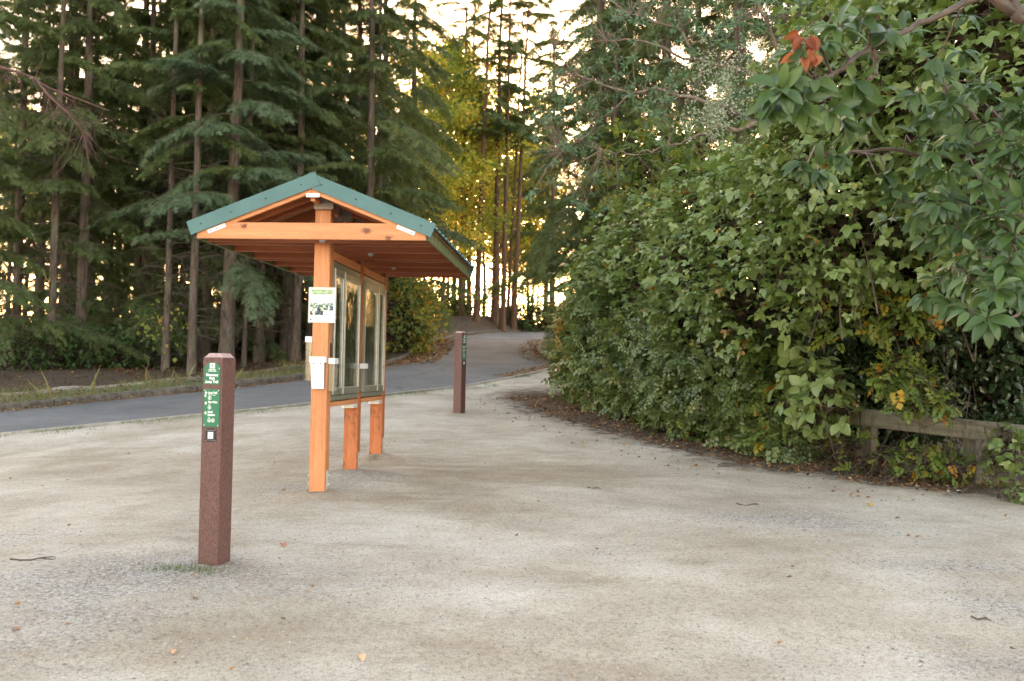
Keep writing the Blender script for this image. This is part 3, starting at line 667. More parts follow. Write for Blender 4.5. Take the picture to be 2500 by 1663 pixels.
# rails and display cases between the posts
Z_CT, Z_CB, Z_RB = zz(.946), zz(-.288), zz(-.341)
for k in range(2):
    ua, ub = U_POST[k] + W6 + .001, U_POST[k + 1] - .001
    box('top_rail', (-.095, -.003), (ua, ub), (Z_CT + .012, Z_CT + .085), M['cedar_y'], kiosk)
    box('bottom_rail', (-.135, -.003), (ua, ub), (Z_RB, Z_CB - .012), M['cedar_y'], kiosk)
    box('rail_bracket', (-.12, -.006), (ub - .19, ub - .004), (Z_RB - .045, Z_RB - .001), M['plate'], kiosk, .001)
    # case: box, frame, two glazed doors
    case = empty('display_case', (0, 0, 0)); case.parent = kiosk
    L = ub - ua
    box('back_panel', (-.125, -.115), (ua + .004, ub - .004), (Z_CB, Z_CT), M['case_back'] if 'case_back' in M else M.setdefault('case_back', worn('case_backing_paper', (.10, .12, .07), (.17, .19, .115), 9, .8)), case, .001)
    for (ya, yb, za, zb_) in ((ua, ua + .02, Z_CB, Z_CT), (ub - .02, ub, Z_CB, Z_CT), (ua + .02, ub - .02, Z_CB, Z_CB + .045), (ua + .02, ub - .02, Z_CT - .055, Z_CT)):
        box('case_frame', (-.114, -.002), (ya + .001, yb - .001), (za, zb_), M['alu'], case, .002)
    split = ua + (.36 if k == 0 else .66) * L
    for d, (da, db) in enumerate(((ua + .022, split - .006), (split + .006, ub - .022))):
        f = .042; zb0, zt0 = Z_CB + .05, Z_CT - .06
        door = empty('case_door', (0, 0, 0)); door.parent = kiosk
        box('door_frame', (-.012, .012), (da, da + f), (zb0, zt0), M['alu'], door, .003)
        box('door_frame', (-.012, .012), (db - f, db), (zb0, zt0), M['alu'], door, .003)
        box('door_frame', (-.012, .011), (da + f, db - f), (zb0, zb0 + .06), M['alu'], door, .003)
        box('door_frame', (-.012, .011), (da + f, db - f), (zt0 - .06, zt0), M['alu'], door, .003)
        box('pane', (-.004, 0), (da + f, db - f), (zb0 + .06, zt0 - .06), M['glass'], door, 0)
        for (ya, yb) in ((da + f, da + f + .007), (db - f - .007, db - f)):
            box('glazing_bead', (.001, .013), (ya, yb), (zb0 + .06, zt0 - .06), M['alu_light'], door, .001)
        for (za, zb_) in ((zb0 + .06, zb0 + .066), (zt0 - .066, zt0 - .06)):
            box('glazing_bead', (.001, .0125), (da + f + .008, db - f - .008), (za, zb_), M['alu_light'], door, .001)
    # piano hinges
    for hy in ((ua + .021, split) if k == 0 else (split, ub - .021)):
        hg = box('hinge', (.010, .017), (hy - .006, hy + .006), (Z_CB + .05, Z_CT - .06), M['alu_light'], case, .002)
    # printed notices inside
    pm = M.setdefault('notice', worn('notice_print', (.28, .30, .23), (.42, .43, .36), 20, .8))
    for (fa, fb_, za, zb_) in ((.1, .3, .12, .55), (.42, .92, .06, .42), (.42, .92, .5, .93)) if k == 0 else ((.06, .6, .06, .42), (.06, .6, .5, .93), (.7, .92, .12, .55)):
        box('notice', (-.1145, -.112), (ua + fa * L, ua + fb_ * L), (Z_CB + za * 1.2, Z_CB + zb_ * 1.2), pm, case, 0)
M['hivis'] = plain('yellow_reflection_strip', (.62, .72, .03), .6)  # yellow and black strips imitate a reflection in the far case glass
o = box('reflection_strip', (-.02, -.018), (U_POST[2] - .42, U_POST[2] - .375), (zz(.16), zz(.40)), M['hivis'], kiosk, .001); o['label'] = 'narrow yellow strip standing in for a reflection in the far case glass'
box('reflection_strip', (-.02, -.018), (U_POST[2] - .42, U_POST[2] - .375), (zz(-.06), zz(.158)), M['black'], kiosk, .001)
# black tag on the near post's side
box('tag', (.001, .007), (.075, .115), (zz(.10), zz(.22)), M['black'], kiosk, .002)

# ---- text helper
def text_mesh(name, body, size, mat, parent, loc, rot, align='CENTER', sx=1.0, bold=.0, spacing=1.0):
    cu = bpy.data.curves.new(name, 'FONT'); cu.body = body; cu.size = size; cu.align_x = align; cu.align_y = 'CENTER'; cu.offset = bold; cu.extrude = .0004; cu.space_line = spacing; cu.resolution_u = 2
    t = bpy.data.objects.new(name, cu); COL.objects.link(t)
    bpy.context.view_layer.update()
    me = bpy.data.meshes.new_from_object(t.evaluated_get(bpy.context.evaluated_depsgraph_get()))
    COL.objects.unlink(t); bpy.data.objects.remove(t); me.materials.clear()
    o = link(name, me, mat, parent); o.location = loc; o.rotation_euler = rot; o.scale = (sx, 1, 1)
    return o
UPR = (math.pi / 2, 0, 0)

# ---- poster on the near post
ps = empty('poster', kiosk.matrix_basis @ Vector((-.058, -.002, zz(.545))), -PSI)
tag(ps, 'white nature guide poster with green heading and group photo on the near post', 'poster')
PW, PH = .232, .302
box('sleeve', (-PW / 2 - .006, PW / 2 + .006), (-.006, -.003), (-PH / 2 - .006, PH / 2 + .006), M['acrylic'], ps, .001)
box('sheet', (-PW / 2, PW / 2), (-.0085, -.0062), (-PH / 2, PH / 2), M['paper'], ps, 0)
M['palegreen'] = worn('pale_green_print', (.50, .74, .36), (.72, .84, .62), 30, .7); M['inkgreen'] = plain('dark_green_ink', (.02, .07, .02), .7); M['ink'] = plain('grey_ink', (.30, .30, .33), .7)
box('heading_band', (-.100, .104), (-.0093, -.0086), (.088, .146), M['palegreen'], ps, 0)
text_mesh('lettering', 'Become a Seattle Urban\nNature Guide in 2026!', .0185, M['inkgreen'], ps, (0, -.0098, .1135), UPR, bold=.0006, spacing=1.05)
for i, (w, z) in enumerate(((.12, .070), (.125, .062), (.075, .054), (.13, .034), (.10, .027))):
    for j in range(int(w / .011)):
        if random.random() < .15: continue
        box('text_line', (-w / 2 + j * .011, -w / 2 + j * .011 + random.uniform(.006, .0095)), (-.0091, -.0086), (z - .0011, z + .0011), M['ink'], ps, 0)
def photo_mat():
    m, n, l, b = new_mat('group_photo_print')
    v = coords(n, l, 'Object'); nz = n.new('ShaderNodeTexNoise'); nz.inputs['Scale'].default_value = 55; nz.inputs['Detail'].default_value = 4; l.new(v, nz.inputs['Vector'])
    r = ramp(n, [(.33, (.02, .035, .02)), (.45, (.10, .16, .07)), (.52, (.35, .45, .40)), (.62, (.75, .82, .85))]); l.new(nz.outputs[0], r.inputs[0]); l.new(r.outputs[0], b.inputs['Base Color']); b.inputs['Roughness'].default_value = .6
    return m
M['photo'] = photo_mat()
box('photo', (-.104, .012), (-.0093, -.0086), (-.088, .016), M['photo'], ps, 0)
box('photo', (.013, .100), (-.0092, -.0086), (-.047, .016), M['photo'], ps, 0)
figc = [plain('print_navy', (.03, .04, .10), .6), plain('print_white', (.75, .76, .78), .6), plain('print_lime', (.45, .55, .30), .6), plain('print_maroon', (.10, .03, .04), .6), plain('print_black', (.02, .02, .03), .6), plain('print_skin', (.35, .22, .16), .6)]
for i, (x, zb_, h, c1, c2) in enumerate(((-.094, -.086, .075, 1, 3), (-.070, -.078, .062, 2, 1), (-.052, -.082, .062, 1, 4), (-.032, -.084, .072, 0, 0), (-.018, -.080, .062, 0, 4), (.002, -.086, .078, 2, 4), (.024, -.044, .05, 1, 0), (.046, -.045, .045, 0, 4), (.060, -.045, .042, 1, 1), (.080, -.046, .046, 4, 4), (.093, -.046, .044, 0, 0))):
    w = h * .13
    box('printed_figure', (x - w, x + w), (-.0099, -.0094), (zb_ + h * .45, zb_ + h * .84), figc[c1], ps, 0)
    box('printed_figure', (x - w * .9, x - w * .1), (-.0099, -.0094), (zb_, zb_ + h * .45), figc[c2], ps, 0)
    box('printed_figure', (x + w * .15, x + w * .9), (-.0099, -.0094), (zb_, zb_ + h * .45), figc[c2], ps, 0)
    prism('printed_figure', [(x + w * .55 * math.cos(a), zb_ + h * .93 + w * .6 * math.sin(a)) for a in np.linspace(0, 2 * math.pi, 9)[:-1]], .0006, figc[4 if i % 2 else 5], ps, 'Y', -.0101)
prism('round_logo', [(-.096 + .0075 * math.cos(a), -.127 + .0075 * math.sin(a)) for a in np.linspace(0, 2 * math.pi, 17)[:-1]], .0006, plain('teal_ink', (.03, .12, .09), .7), ps, 'Y', -.0092)
for x0, x1, z in ((-.08, -.02, -.125), (.02, .05, -.125), (-.09, -.02, -.103), (.03, .09, -.062)):
    for j in range(int((x1 - x0) / .009)): box('text_line', (x0 + j * .009, x0 + j * .009 + .0065), (-.0091, -.0086), (z - .001, z + .001), M['ink'], ps, 0)

# ---- leaflet holders
def holder(name, label, loc, rz, w, h, paper):
    t = empty(name, kiosk.matrix_basis @ Vector(loc), -PSI + rz); tag(t, label, 'leaflet holder', 'leaflet holders on the kiosk posts')
    box('bracket', (-w / 2 - .012, w / 2 + .012), (-.062, -.002), (0, .052), M['white'], t, .003)
    for x in (-w * .25, w * .25): box('bracket_screw', (x - .005, x + .005), (-.066, -.062), (-.012, -.003), M['black'], t, 0)
    # tapering clear pocket (front leans in towards the post)
    fr = [(-w / 2, 0), (w / 2, 0), (w / 2 + .004, -h), (-w / 2 + .016, -h)]
    f = prism('pocket_front', fr, .003, M['acrylic'] if not paper else M['paper'], t, 'Y', -.058)
    box('pocket_back', (-w / 2, w / 2), (-.008, -.005), (-h, 0), M['acrylic'], t, 0)
    for x in (-w / 2, w / 2 - .003): box('pocket_side', (x, x + .003), (-.054, -.009), (-h, -.001), M['acrylic'], t, 0)
    box('pocket_floor', (-w / 2 + .004, w / 2 - .004), (-.054, -.009), (-h, -h + .003), M['acrylic'], t, 0)
    return t
holder('leaflet_holder', 'white leaflet holder full of paper on front of near post', (-.075, -.001, zz(.045)), 0, .118, .225, True)
holder('leaflet_holder', 'clear empty leaflet holder beside the near display case', (.001, .075, zz(.035)), math.pi / 2, .115, .235, False)
holder('leaflet_holder', 'clear leaflet holder on the middle kiosk post', (.001, U_POST[1] + .07, zz(.0)), math.pi / 2, .115, .235, False)
holder('leaflet_holder', 'pale leaflet holder on the road-facing side of near post', (-W6 - .001, .07, zz(.22)), -math.pi / 2, .105, .33, False)

# ------------------------------------------------------------------ trail marker posts
def marker(px, py, Z, yaw, label, face, sign_label):
    p = P(px, py, Z); p = onground(p)
    t = empty('trail_marker_post', p, yaw); tag(t, label, 'marker post', 'maroon trail marker posts')
    s = .070; H = 1.262
    box('post', (-s, s), (-s, s), (-.3, H), M['post'], t, .004)
    bm = bmesh.new(); a = s - .003; b_ = s * .62
    v0 = [bm.verts.new((x * a, y * a, H - .004)) for x, y in ((-1, -1), (1, -1), (1, 1), (-1, 1))]; v1 = [bm.verts.new((x * b_, y * b_, H + .026)) for x, y in ((-1, -1), (1, -1), (1, 1), (-1, 1))]
    for i in range(4): bm.faces.new((v0[i], v0[(i + 1) % 4], v1[(i + 1) % 4], v1[i]))
    bm.faces.new(v1); me = bpy.data.meshes.new('cap'); bm.to_mesh(me); bm.free(); link('cap', me, M['post_top'], t)
    e = bpy.data.objects.new('sign_panel', None); COL.objects.link(e); e.parent = t; e.rotation_euler = (0, 0, face); e.empty_display_size = .05
    y = -s
    w = .056
    z0, z1 = H - .165, H - .030
    arc = [(-w, z0), (w, z0), (w, z1 - .042)] + [(w * math.cos(a), z1 - .042 + .042 * math.sin(a)) for a in np.linspace(0, math.pi, 13)[1:-1]] + [(-w, z1 - .042)]
    prism('name_plate', arc, .003, M['sign_green'], e, 'Y', y - .0035)
    W = M['sign_white']; yy = y - .0042
    box('logo_block', (-.018, .018), (yy - .0004, yy), (z1 - .038, z1 - .006), W, e, 0)
    box('logo_leaf', (-.010, .010), (yy - .0009, yy - .0005), (z1 - .024, z1 - .020), M['sign_green'], e, 0)
    box('logo_leaf', (-.0015, .0015), (yy - .0009, yy - .0005), (z1 - .034, z1 - .010), M['sign_green'], e, 0)
    text_mesh('lettering', 'Seattle Parks\nand Recreation', .0095, W, e, (0, yy, z1 - .050), UPR, bold=.0004, spacing=.9)
    text_mesh('lettering', 'Discovery\nPark\nLoop Trail', .0225, W, e, (0, yy, z1 - .099), UPR, bold=.0011, sx=.92, spacing=.92)
    z0, z1 = H - .425, H - .195
    box('direction_plate', (-w, w), (y - .0035, y - .0005), (z0, z1), M['sign_green'], e, .001)
    def arrow(x, z, r=0, k=1.0):
        pts = [(-.0025, -.011), (.0025, -.011), (.0025, .001), (.0085, -.004), (.0085, .002), (0, .011), (-.0085, .002), (-.0085, -.004), (-.0025, .001)]
        o = prism('arrow', [(a * k, b * k) for a, b in pts], .0004, W, e, 'Y', 0); o.location = (x, yy, z); o.rotation_euler = (0, r, 0)
    def icon(x, z, r=.0125):
        th = np.linspace(0, 2 * math.pi, 21)[:-1]
        prism('symbol_ring', [(x + r * math.cos(a), z + r * math.sin(a)) for a in th], .0004, W, e, 'Y', yy - .0004)
        prism('symbol_field', [(x + r * .74 * math.cos(a), z + r * .74 * math.sin(a)) for a in th], .0003, M['sign_green'], e, 'Y', yy - .0008)
        box('symbol_mark', (x - .0022, x + .0022), (yy - .0013, yy - .0009), (z - .007, z + .007), W, e, 0)
        box('symbol_mark', (x - .006, x + .006), (yy - .0013, yy - .0009), (z - .003, z - .0005), W, e, 0)
    arrow(-.040, z1 - .024); arrow(-.044, z1 - .041, math.pi * .85, .8)
    text_mesh('lettering', 'Loop Trail', .0185, W, e, (-.024, yy, z1 - .022), UPR, 'LEFT', .80, .0009)
    text_mesh('lettering', 'follow trail markers', .0066, W, e, (-.024, yy, z1 - .035), UPR, 'LEFT', 1, .0002)
    icon(-.013, z1 - .053)
    arrow(-.040, z1 - .086)
    text_mesh('lettering', 'View Point', .0185, W, e, (-.024, yy, z1 - .079), UPR, 'LEFT', .80, .0009)
    text_mesh('lettering', '1 mile', .0066, W, e, (-.024, yy, z1 - .092), UPR, 'LEFT', 1, .0002)
    icon(-.013, z1 - .111)
    arrow(-.040, z1 - .146)
    text_mesh('lettering', 'South\nMeadow', .0185, W, e, (-.024, yy, z1 - .148), UPR, 'LEFT', .80, .0009, .95)
    text_mesh('lettering', '1 mile', .0066, W, e, (-.024, yy, z1 - .171), UPR, 'LEFT', 1, .0002)
    icon(-.013, z1 - .190); icon(.014, z1 - .190)
    for x in (-1, 1):
        for z in (z0 + .01, z1 - .008): box('screw', (x * .049 - .003, x * .049 + .003), (y - .0052, y - .0036), (z - .003, z + .003), W, e, .0005)
    for x, z in ((-.046, H - .155), (.050, H - .068)): box('screw', (x - .003, x + .003), (y - .0052, y - .0036), (z - .003, z + .003), W, e, .0005)
    z0, z1 = H - .515, H - .435
    box('code_plate', (-.038, .038), (y - .0035, y - .0005), (z0, z1), M['sign_black'], e, .001)
    box('code_panel', (-.019, .019), (yy - .0004, yy), (z0 + .019, z1 - .021), W, e, 0)
    text_mesh('lettering', 'Download The Map Here', .0060, M['ink'], e, (0, yy, z1 - .011), UPR, bold=.0002)
    text_mesh('lettering', 'Discover Discovery Park', .0060, M['ink'], e, (0, yy, z0 + .010), UPR, bold=.0002)
    for x in (-1, 1):
        for z in (z0 + .005, z1 - .005): box('screw', (x * .034 - .0018, x * .034 + .0018), (y - .005, y - .0036), (z - .0018, z + .0018), M['galv'], e, .0005)
    return t
# the near one shows its sign on the wider, road-side face; the far one on its narrow face
mk1 = marker(523, 1366, 6.12, math.radians(-34.4) + math.atan2(523 - 1250, FPX) * -1, 'tall maroon trail marker post with green signs nearest the camera', 0.0, '')
mk2 = marker(1121, 1008, 15.75, math.radians(-32.4) + math.atan2(1121 - 1250, FPX) * -1, 'distant maroon trail marker post standing alone beyond the kiosk', math.pi / 2, '')

# ------------------------------------------------------------------ timber guard rail under the hedge
RA, RB = P(2640, 1080, 9.15), P(1700, 1010, 13.6)
rail = empty('timber_guard_rail', (RA[0], RA[1], float(gz(RA[0], RA[1])[0]))); tag(rail, 'weathered grey timber guard rail half hidden under the hedge', 'guard rail')
ra = np.array([0, 0, .52]); rb = RB - RA; rb[2] = float(gz(RB[0], RB[1])[0]) + .52 - rail.location.z
def beam_between(name, a, b, w, h, mat, parent):
    d = Vector(b - a); L = d.length
    bm = bmesh.new(); bmesh.ops.create_cube(bm, size=1); bmesh.ops.scale(bm, vec=(L, w, h), verts=bm.verts); bmesh.ops.bevel(bm, geom=bm.edges[:], offset=.012, segments=2, affect='EDGES')
    me = bpy.data.meshes.new(name); bm.to_mesh(me); bm.free()
    o = link(name, me, mat, parent); o.location = Vector((a + b) / 2); o.rotation_euler = d.to_track_quat('X', 'Z').to_euler(); return o
mid = ra + (rb - ra) * .47
beam_between('rail', ra, mid - (rb - ra) * .003, .11, .19, M['grey_wood'], rail); beam_between('rail', mid + (rb - ra) * .003, rb, .11, .19, M['grey_wood'], rail)
pn = np.array([-(rb[1]), rb[0], 0]); pn /= np.linalg.norm(pn)
if pn[1] < 0: pn = -pn
for f in (.02, .225, .47, .72, .98):
    q = ra + (rb - ra) * f + pn * .12 * (1 if True else -1)
    zb_ = float(gz(q[0] + RA[0], q[1] + RA[1])[0]) - rail.location.z
    o = box('post', (-.075, .075), (-.06, .06), (zb_ - .3, q[2] + .02), M['grey_wood_v'], rail, .01); o.location.x = q[0]; o.location.y = q[1]; o.rotation_euler.z = math.atan2(rb[1], rb[0])

# ------------------------------------------------------------------ conifers
def sprig_template(n=4):
    V = []; F = []
    for i in range(n):
        y = .04 + .84 * i / n; L = .40 * (1 - .4 * i / n)
        for s in (-1, 1):
            k = len(V); V += [(0, y, 0), (0, y + .125, .0), (s * L, y + .30 * (1 - .2 * i / n), -.05 + .10 * ((i * 7 + (s > 0)) % 3) / 2)]; F.append((k, k + 1, k + 2))
    k = len(V); V += [(-.035, .80, 0), (.035, .80, 0), (0, 1.08, -.03)]; F.append((k, k + 1, k + 2))
    return np.array(V, float), np.array(F)
SPT, SPF = sprig_template()
def make_bough(L, seed, droop=.16, hang=.25, dens=1.0):
    """spray positions of one bough growing along +X; returns dict of arrays and wood polylines"""
    r = np.random.default_rng(seed)
    pos, dr, nr, sz, tn, wood = [], [], [], [], [], []
    xsn = np.linspace(0, L, 9); wig = np.cumsum(r.normal(0, .03 * L, 9)) * .5
    def axis(t):
        x = t * L; return np.array([x, np.interp(x, xsn, wig), .16 * x - droop * x * x / L * 1.6 + .06 * L * max(0, t - .75) ** 2 * 6])
    wood.append((np.array([axis(t) for t in np.linspace(0, 1, 8)]), np.linspace(.018, .004, 8) * (L / 2.2)))
    nt = int(L / .13 * dens); side = 1
    for i in range(nt):
        t = .14 + .86 * (i + r.uniform(-.3, .3)) / nt; t = min(max(t, .08), 1)
        p = axis(t); side = -side
        tl = (.26 + .85 * (1 - t) ** .8 * min(1, t * 3.2)) * L * .42 * r.uniform(.7, 1.15)
        ang = math.radians(r.uniform(46, 66)) * (1 - .35 * t)
        d = np.array([math.cos(ang), side * math.sin(ang), -r.uniform(.05, .25)])
        d /= np.linalg.norm(d)
        if tl > .35 and r.random() < .7: wood.append((np.array([p, p + d * tl * .5 + np.array([0, 0, -.02]), p + d * tl + np.array([0, 0, -hang * tl * .5])]), np.array([.006, .004, .002])))
        ns = max(2, int(tl / .085))
        for j in range(ns):
            u = (j + .6) / ns
            q = p + d * tl * u + np.array([0, 0, -hang * tl * .5 * u * u])
            for s in ((-1, 1) if j < ns - 1 else (0,)):
                a2 = s * math.radians(r.uniform(32, 60)); c_, s_ = math.cos(a2), math.sin(a2)
                dd = np.array([d[0] * c_ - d[1] * s_, d[0] * s_ + d[1] * c_, d[2] - r.uniform(.0, 2 * hang)])
                pos.append(q); dr.append(dd); nr.append(np.array([r.normal(0, .65), r.normal(0, .65), 1.0])); sz.append(r.uniform(.19, .33) * (1 - .25 * u)); tn.append(np.clip(r.normal(.38 + .25 * u * t, .14), 0, 1))
    return dict(pos=np.array(pos), dr=np.array(dr), nr=np.array(nr), sz=np.array(sz), tn=np.array(tn), wood=wood)
BOUGHS = [make_bough(2.2, 11, .18, .45), make_bough(2.8, 12, .22, .55), make_bough(3.3, 13, .25, .75), make_bough(1.6, 14, .14, .4), make_bough(2.5, 15, .28, .95, .9)]
HANG = [make_bough(2.6, 21, .34, .95, 1.1), make_bough(2.0, 22, .3, .9, 1.1), make_bough(3.1, 23, .36, 1.0, 1.0)]
def rotmat(az, pitch):
    ca, sa = math.cos(az), math.sin(az); cp, sp = math.cos(pitch), math.sin(pitch)
    return np.array([[ca, -sa, 0], [sa, ca, 0], [0, 0, 1]]) @ np.array([[cp, 0, -sp], [0, 1, 0], [sp, 0, cp]])
def trunk_curve(H, r0, seed, lean=.0):
    r = np.random.default_rng(seed); n = 14
    z = np.linspace(-.4, H, n); t = np.clip(z / H, 0, 1)
    x = np.cumsum(r.normal(0, .035, n)) * np.linspace(.3, 1, n) + lean * z; y = np.cumsum(r.normal(0, .035, n)) * np.linspace(.3, 1, n)
    rad = r0 * (1 - .82 * t) + r0 * .35 * np.exp(-np.maximum(z, 0) / .35)
    return np.stack([x - x[1], y - y[1], z], -1), rad
def make_conifer(name, H, r0, z_from, nb, boughs, seed, mat, spread=1.0, dead=30, top=None, lo_scale=1.0, bark='bark', tshift=0.0):
    r = np.random.default_rng(seed)
    root = empty(name)
    pts, rad = trunk_curve(H, r0, seed)
    V, F = tube_arrays(pts, rad, 12); jit = r.normal(0, .06, len(V))
    ctr = np.repeat(pts, 12, 0); V = ctr + (V - ctr) * (1 + jit[:, None])
    link('trunk', np_mesh('trunk', V, F, smooth=True), M[bark], root)
    wood = Acc(); pos, dr, nr, sz, tn = [], [], [], [], []
    top = top or H
    for i in range(nb):
        f = (i + r.uniform(0, 1)) / nb; z = z_from + (top - z_from) * f
        az = i * 2.4 + r.uniform(-.5, .5); sc = spread * (1.0 - .62 * max(0, (z - z_from * .5) / (H * 1.02 - z_from * .5))) * r.uniform(.72, 1.12) * (lo_scale if f < .12 else 1)
        b = boughs[r.integers(len(boughs))]; Rm = rotmat(az, r.uniform(-.42, .22))
        c = np.array([np.interp(z, pts[:, 2], pts[:, k]) for k in range(3)])
        pos.append(b['pos'] * sc @ Rm.T + c); dr.append(b['dr'] @ Rm.T); nr.append(b['nr'] @ Rm.T); sz.append(b['sz'] * (.55 + .45 * sc)); tn.append(np.clip(b['tn'] + r.normal(0, .07) + tshift, 0, 1))
        for w, wr in b['wood']: wood.tube(w * sc @ Rm.T + c, wr * sc, 4)
    for i in range(dead):
        z = r.uniform(.8, max(z_from + 1.5, 3)); az = r.uniform(0, 6.28); L = r.uniform(.3, 1.6)
        c = np.array([np.interp(z, pts[:, 2], pts[:, k]) for k in range(3)])
        d = np.array([math.cos(az), math.sin(az), r.uniform(-.35, .25)]); q = c + d * L * .55 + r.normal(0, .05, 3); e = c + d * L + np.array([0, 0, -.18 * L]) + r.normal(0, .08, 3)
        wood.tube([c, q, e], [.013, .008, .003], 4)
        for _ in range(3):
            a = c + (e - c) * r.uniform(.4, .95); wood.tube([a, a + r.normal(0, .16, 3) + np.array([0, 0, -.12]), a + r.normal(0, .28, 3) + np.array([0, 0, -.3])], [.005, .004, .002], 3)
    link('branches', wood.mesh('branches'), M['twig'], root)['kind'] = 'stuff'
    if pos:
        V, F, T = scatter(SPT, SPF, np.concatenate(pos), np.concatenate(dr), np.concatenate(nr), np.concatenate(sz), np.concatenate(tn), .06)
        link('crown', np_mesh('crown', V, F, {'tint': ('FACE', T)}), M[mat], root)
    return root
CON = dict(
    bare=make_conifer('fir_tree', 18, .15, 4.8, 32, BOUGHS + HANG[1:2], 101, 'fir', .85, 46),
    full=make_conifer('fir_tree', 16, .17, 1.3, 66, BOUGHS + HANG[:2], 102, 'fir', 1.15, 20, lo_scale=1.1),
    mid=make_conifer('fir_tree', 18, .17, 3.2, 52, BOUGHS + HANG[:1], 103, 'fir', 1.1, 40),
    blue=make_conifer('fir_tree', 17, .19, 2.9, 58, BOUGHS[:3] + HANG[:1], 104, 'bluefir', 1.25, 30),
    hang=make_conifer('fir_tree', 18, .22, 1.2, 62, HANG, 105, 'fir', 1.25, 16, lo_scale=1.05, tshift=-.02),
    pole=make_conifer('fir_tree', 17, .11, 6.5, 20, BOUGHS, 106, 'fir', .7, 60),
    pine=make_conifer('pine_tree', 24, .19, 11.0, 34, BOUGHS, 107, 'fir', 1.0, 22, bark='redbark'),
)
_used = set(); N_CON = [0]
def conifer(kind, px, Z, label, s=1.0, rz=None, group='fir trees of the wood', tk=1.0, dz=0.0, lean=(0, 0)):
    """one tree whose trunk foot stands on the ground at depth Z behind photograph column px"""
    if kind in _used: o = copy_tree(CON[kind])
    else: o = CON[kind]; _used.add(kind)
    p = P(px, 880, Z); p = onground(p, dz)
    o.location = Vector(p); o.rotation_euler = (lean[0], lean[1], rz if rz is not None else random.uniform(0, 6.28)); o.scale = (s * tk, s * tk, s)
    for ch in o.children:
        if tk != 1.0 and ch.name.startswith(('crown', 'branches')): ch.scale = (1 / tk, 1 / tk, 1)
    tag(o, label, 'tree', group); N_CON[0] += 1
    return o
# front rank along the kerb: photographed trunk columns (px, depth, kind, trunk factor)
FRONT = [(36, 27, 'bare', .85, 'lichen-spotted grey fir trunk at the left edge of the wood'),
         (124, 25.5, 'bare', .75, 'slim pale fir trunk second from the left edge, behind bare red twigs'),
         (196, 26.5, 'mid', .9, 'brown fir trunk third from the left edge of the wood'),
         (405, 26, 'pole', .9, 'thin pole-like fir trunk left of the near marker post'),
         (468, 25.0, 'bare', .72, 'slim straight fir trunk directly behind the near marker post'),
         (500, 29, 'mid', .9, 'shaded fir trunk just right of the near marker post'),
         (553, 25.6, 'blue', .98, 'thick reddish fir trunk between near marker post and kiosk roof'),
         (632, 29.5, 'bare', 1.0, 'forked-foot fir trunk, first of a pair left of the kiosk post'),
         (655, 30.5, 'mid', .9, 'fir trunk leaning beside the forked one, left of the kiosk post'),
         (722, 29, 'bare', .95, 'fir trunk nearest the kiosk post on its left'),
         (870, 36, 'blue', 1.0, 'large fir with sweeping boughs rising behind the kiosk roof ridge'),
         (596, 28, 'pole', .6, 'very thin sapling trunk in front of the shaded wood left of the kiosk')]
for px, Z, k, tk, lb in FRONT: conifer(k, px, Z, lb, 1.0, tk=tk)
# low, full firs whose boughs sweep down in front of the trunks
for px, Z, k, s, lb in ((-90, 24, 'full', .95, 'low fir with sweeping green boughs at the left frame edge'), (150, 27.5, 'full', .80, 'young fir with low drooping boughs left of the near marker post'),
                        (350, 29, 'full', .95, 'dense dark fir above the near marker post'), (640, 33, 'full', 1.2, 'dense fir filling the sky above the left end of the kiosk roof'), (760, 37, 'hang', 1.15, 'fir with hanging branchlets right above the kiosk ridge'),
                        (1000, 47, 'hang', 1.1, 'tall dark fir with long level boughs right of the kiosk ridge'),
                        (930, 40, 'mid', 1.2, 'dense fir right of the kiosk ridge'), (15, 35, 'full', .52, 'small young fir far back at the left edge'), (95, 37, 'full', .5, 'small young fir far back behind the leftmost trunks'), (180, 36, 'full', .5, 'small young fir far back left of the marker post'), (260, 33, 'full', .8, 'young bushy fir deep left of the near marker post'), (420, 36, 'full', .85, 'young bushy fir deep behind the near marker post'), (590, 38, 'full', .8, 'young bushy fir deep left of the kiosk'), (700, 30.5, 'blue', 1.05, 'blue-green fir with cones above the left roof slope'), (480, 31, 'blue', 1.0, 'blue-green fir above and right of the near marker post')):
    conifer(k, px, Z, lb, s)
rr = random.Random(5)
_desc = dict(bare='bare-trunked', pole='pole-thin', mid='half-clad', full='bushy', hang='drooping')
_place = ['at the left edge', 'behind the leftmost trunks', 'behind the bare red twigs', 'left of the near marker post', 'above the near marker post', 'right of the near marker post', 'left of the kiosk roof', 'behind the kiosk roof', 'right above the kiosk roof']
for i in range(30):
    row = i % 3; Z = (31.5, 36, 43)[row] + rr.uniform(-1.8, 1.8); px = -130 + 1130 * ((i // 3) + rr.uniform(.1, .9)) / 10.5 + row * 27
    k = rr.choice(['bare', 'mid', 'pole'] if px < 260 else ['mid', 'bare', 'full', 'mid', 'hang', 'bare', 'pole'])
    conifer(k, px, Z, '%s shaded fir in the %s rank of the wood, %s' % (_desc[k], ('second', 'third', 'farthest')[row], _place[min(8, max(0, int((px + 60) / 118)))]), rr.uniform(.85, 1.15), group='shaded firs deep in the wood', tk=rr.uniform(.7, 1.1))
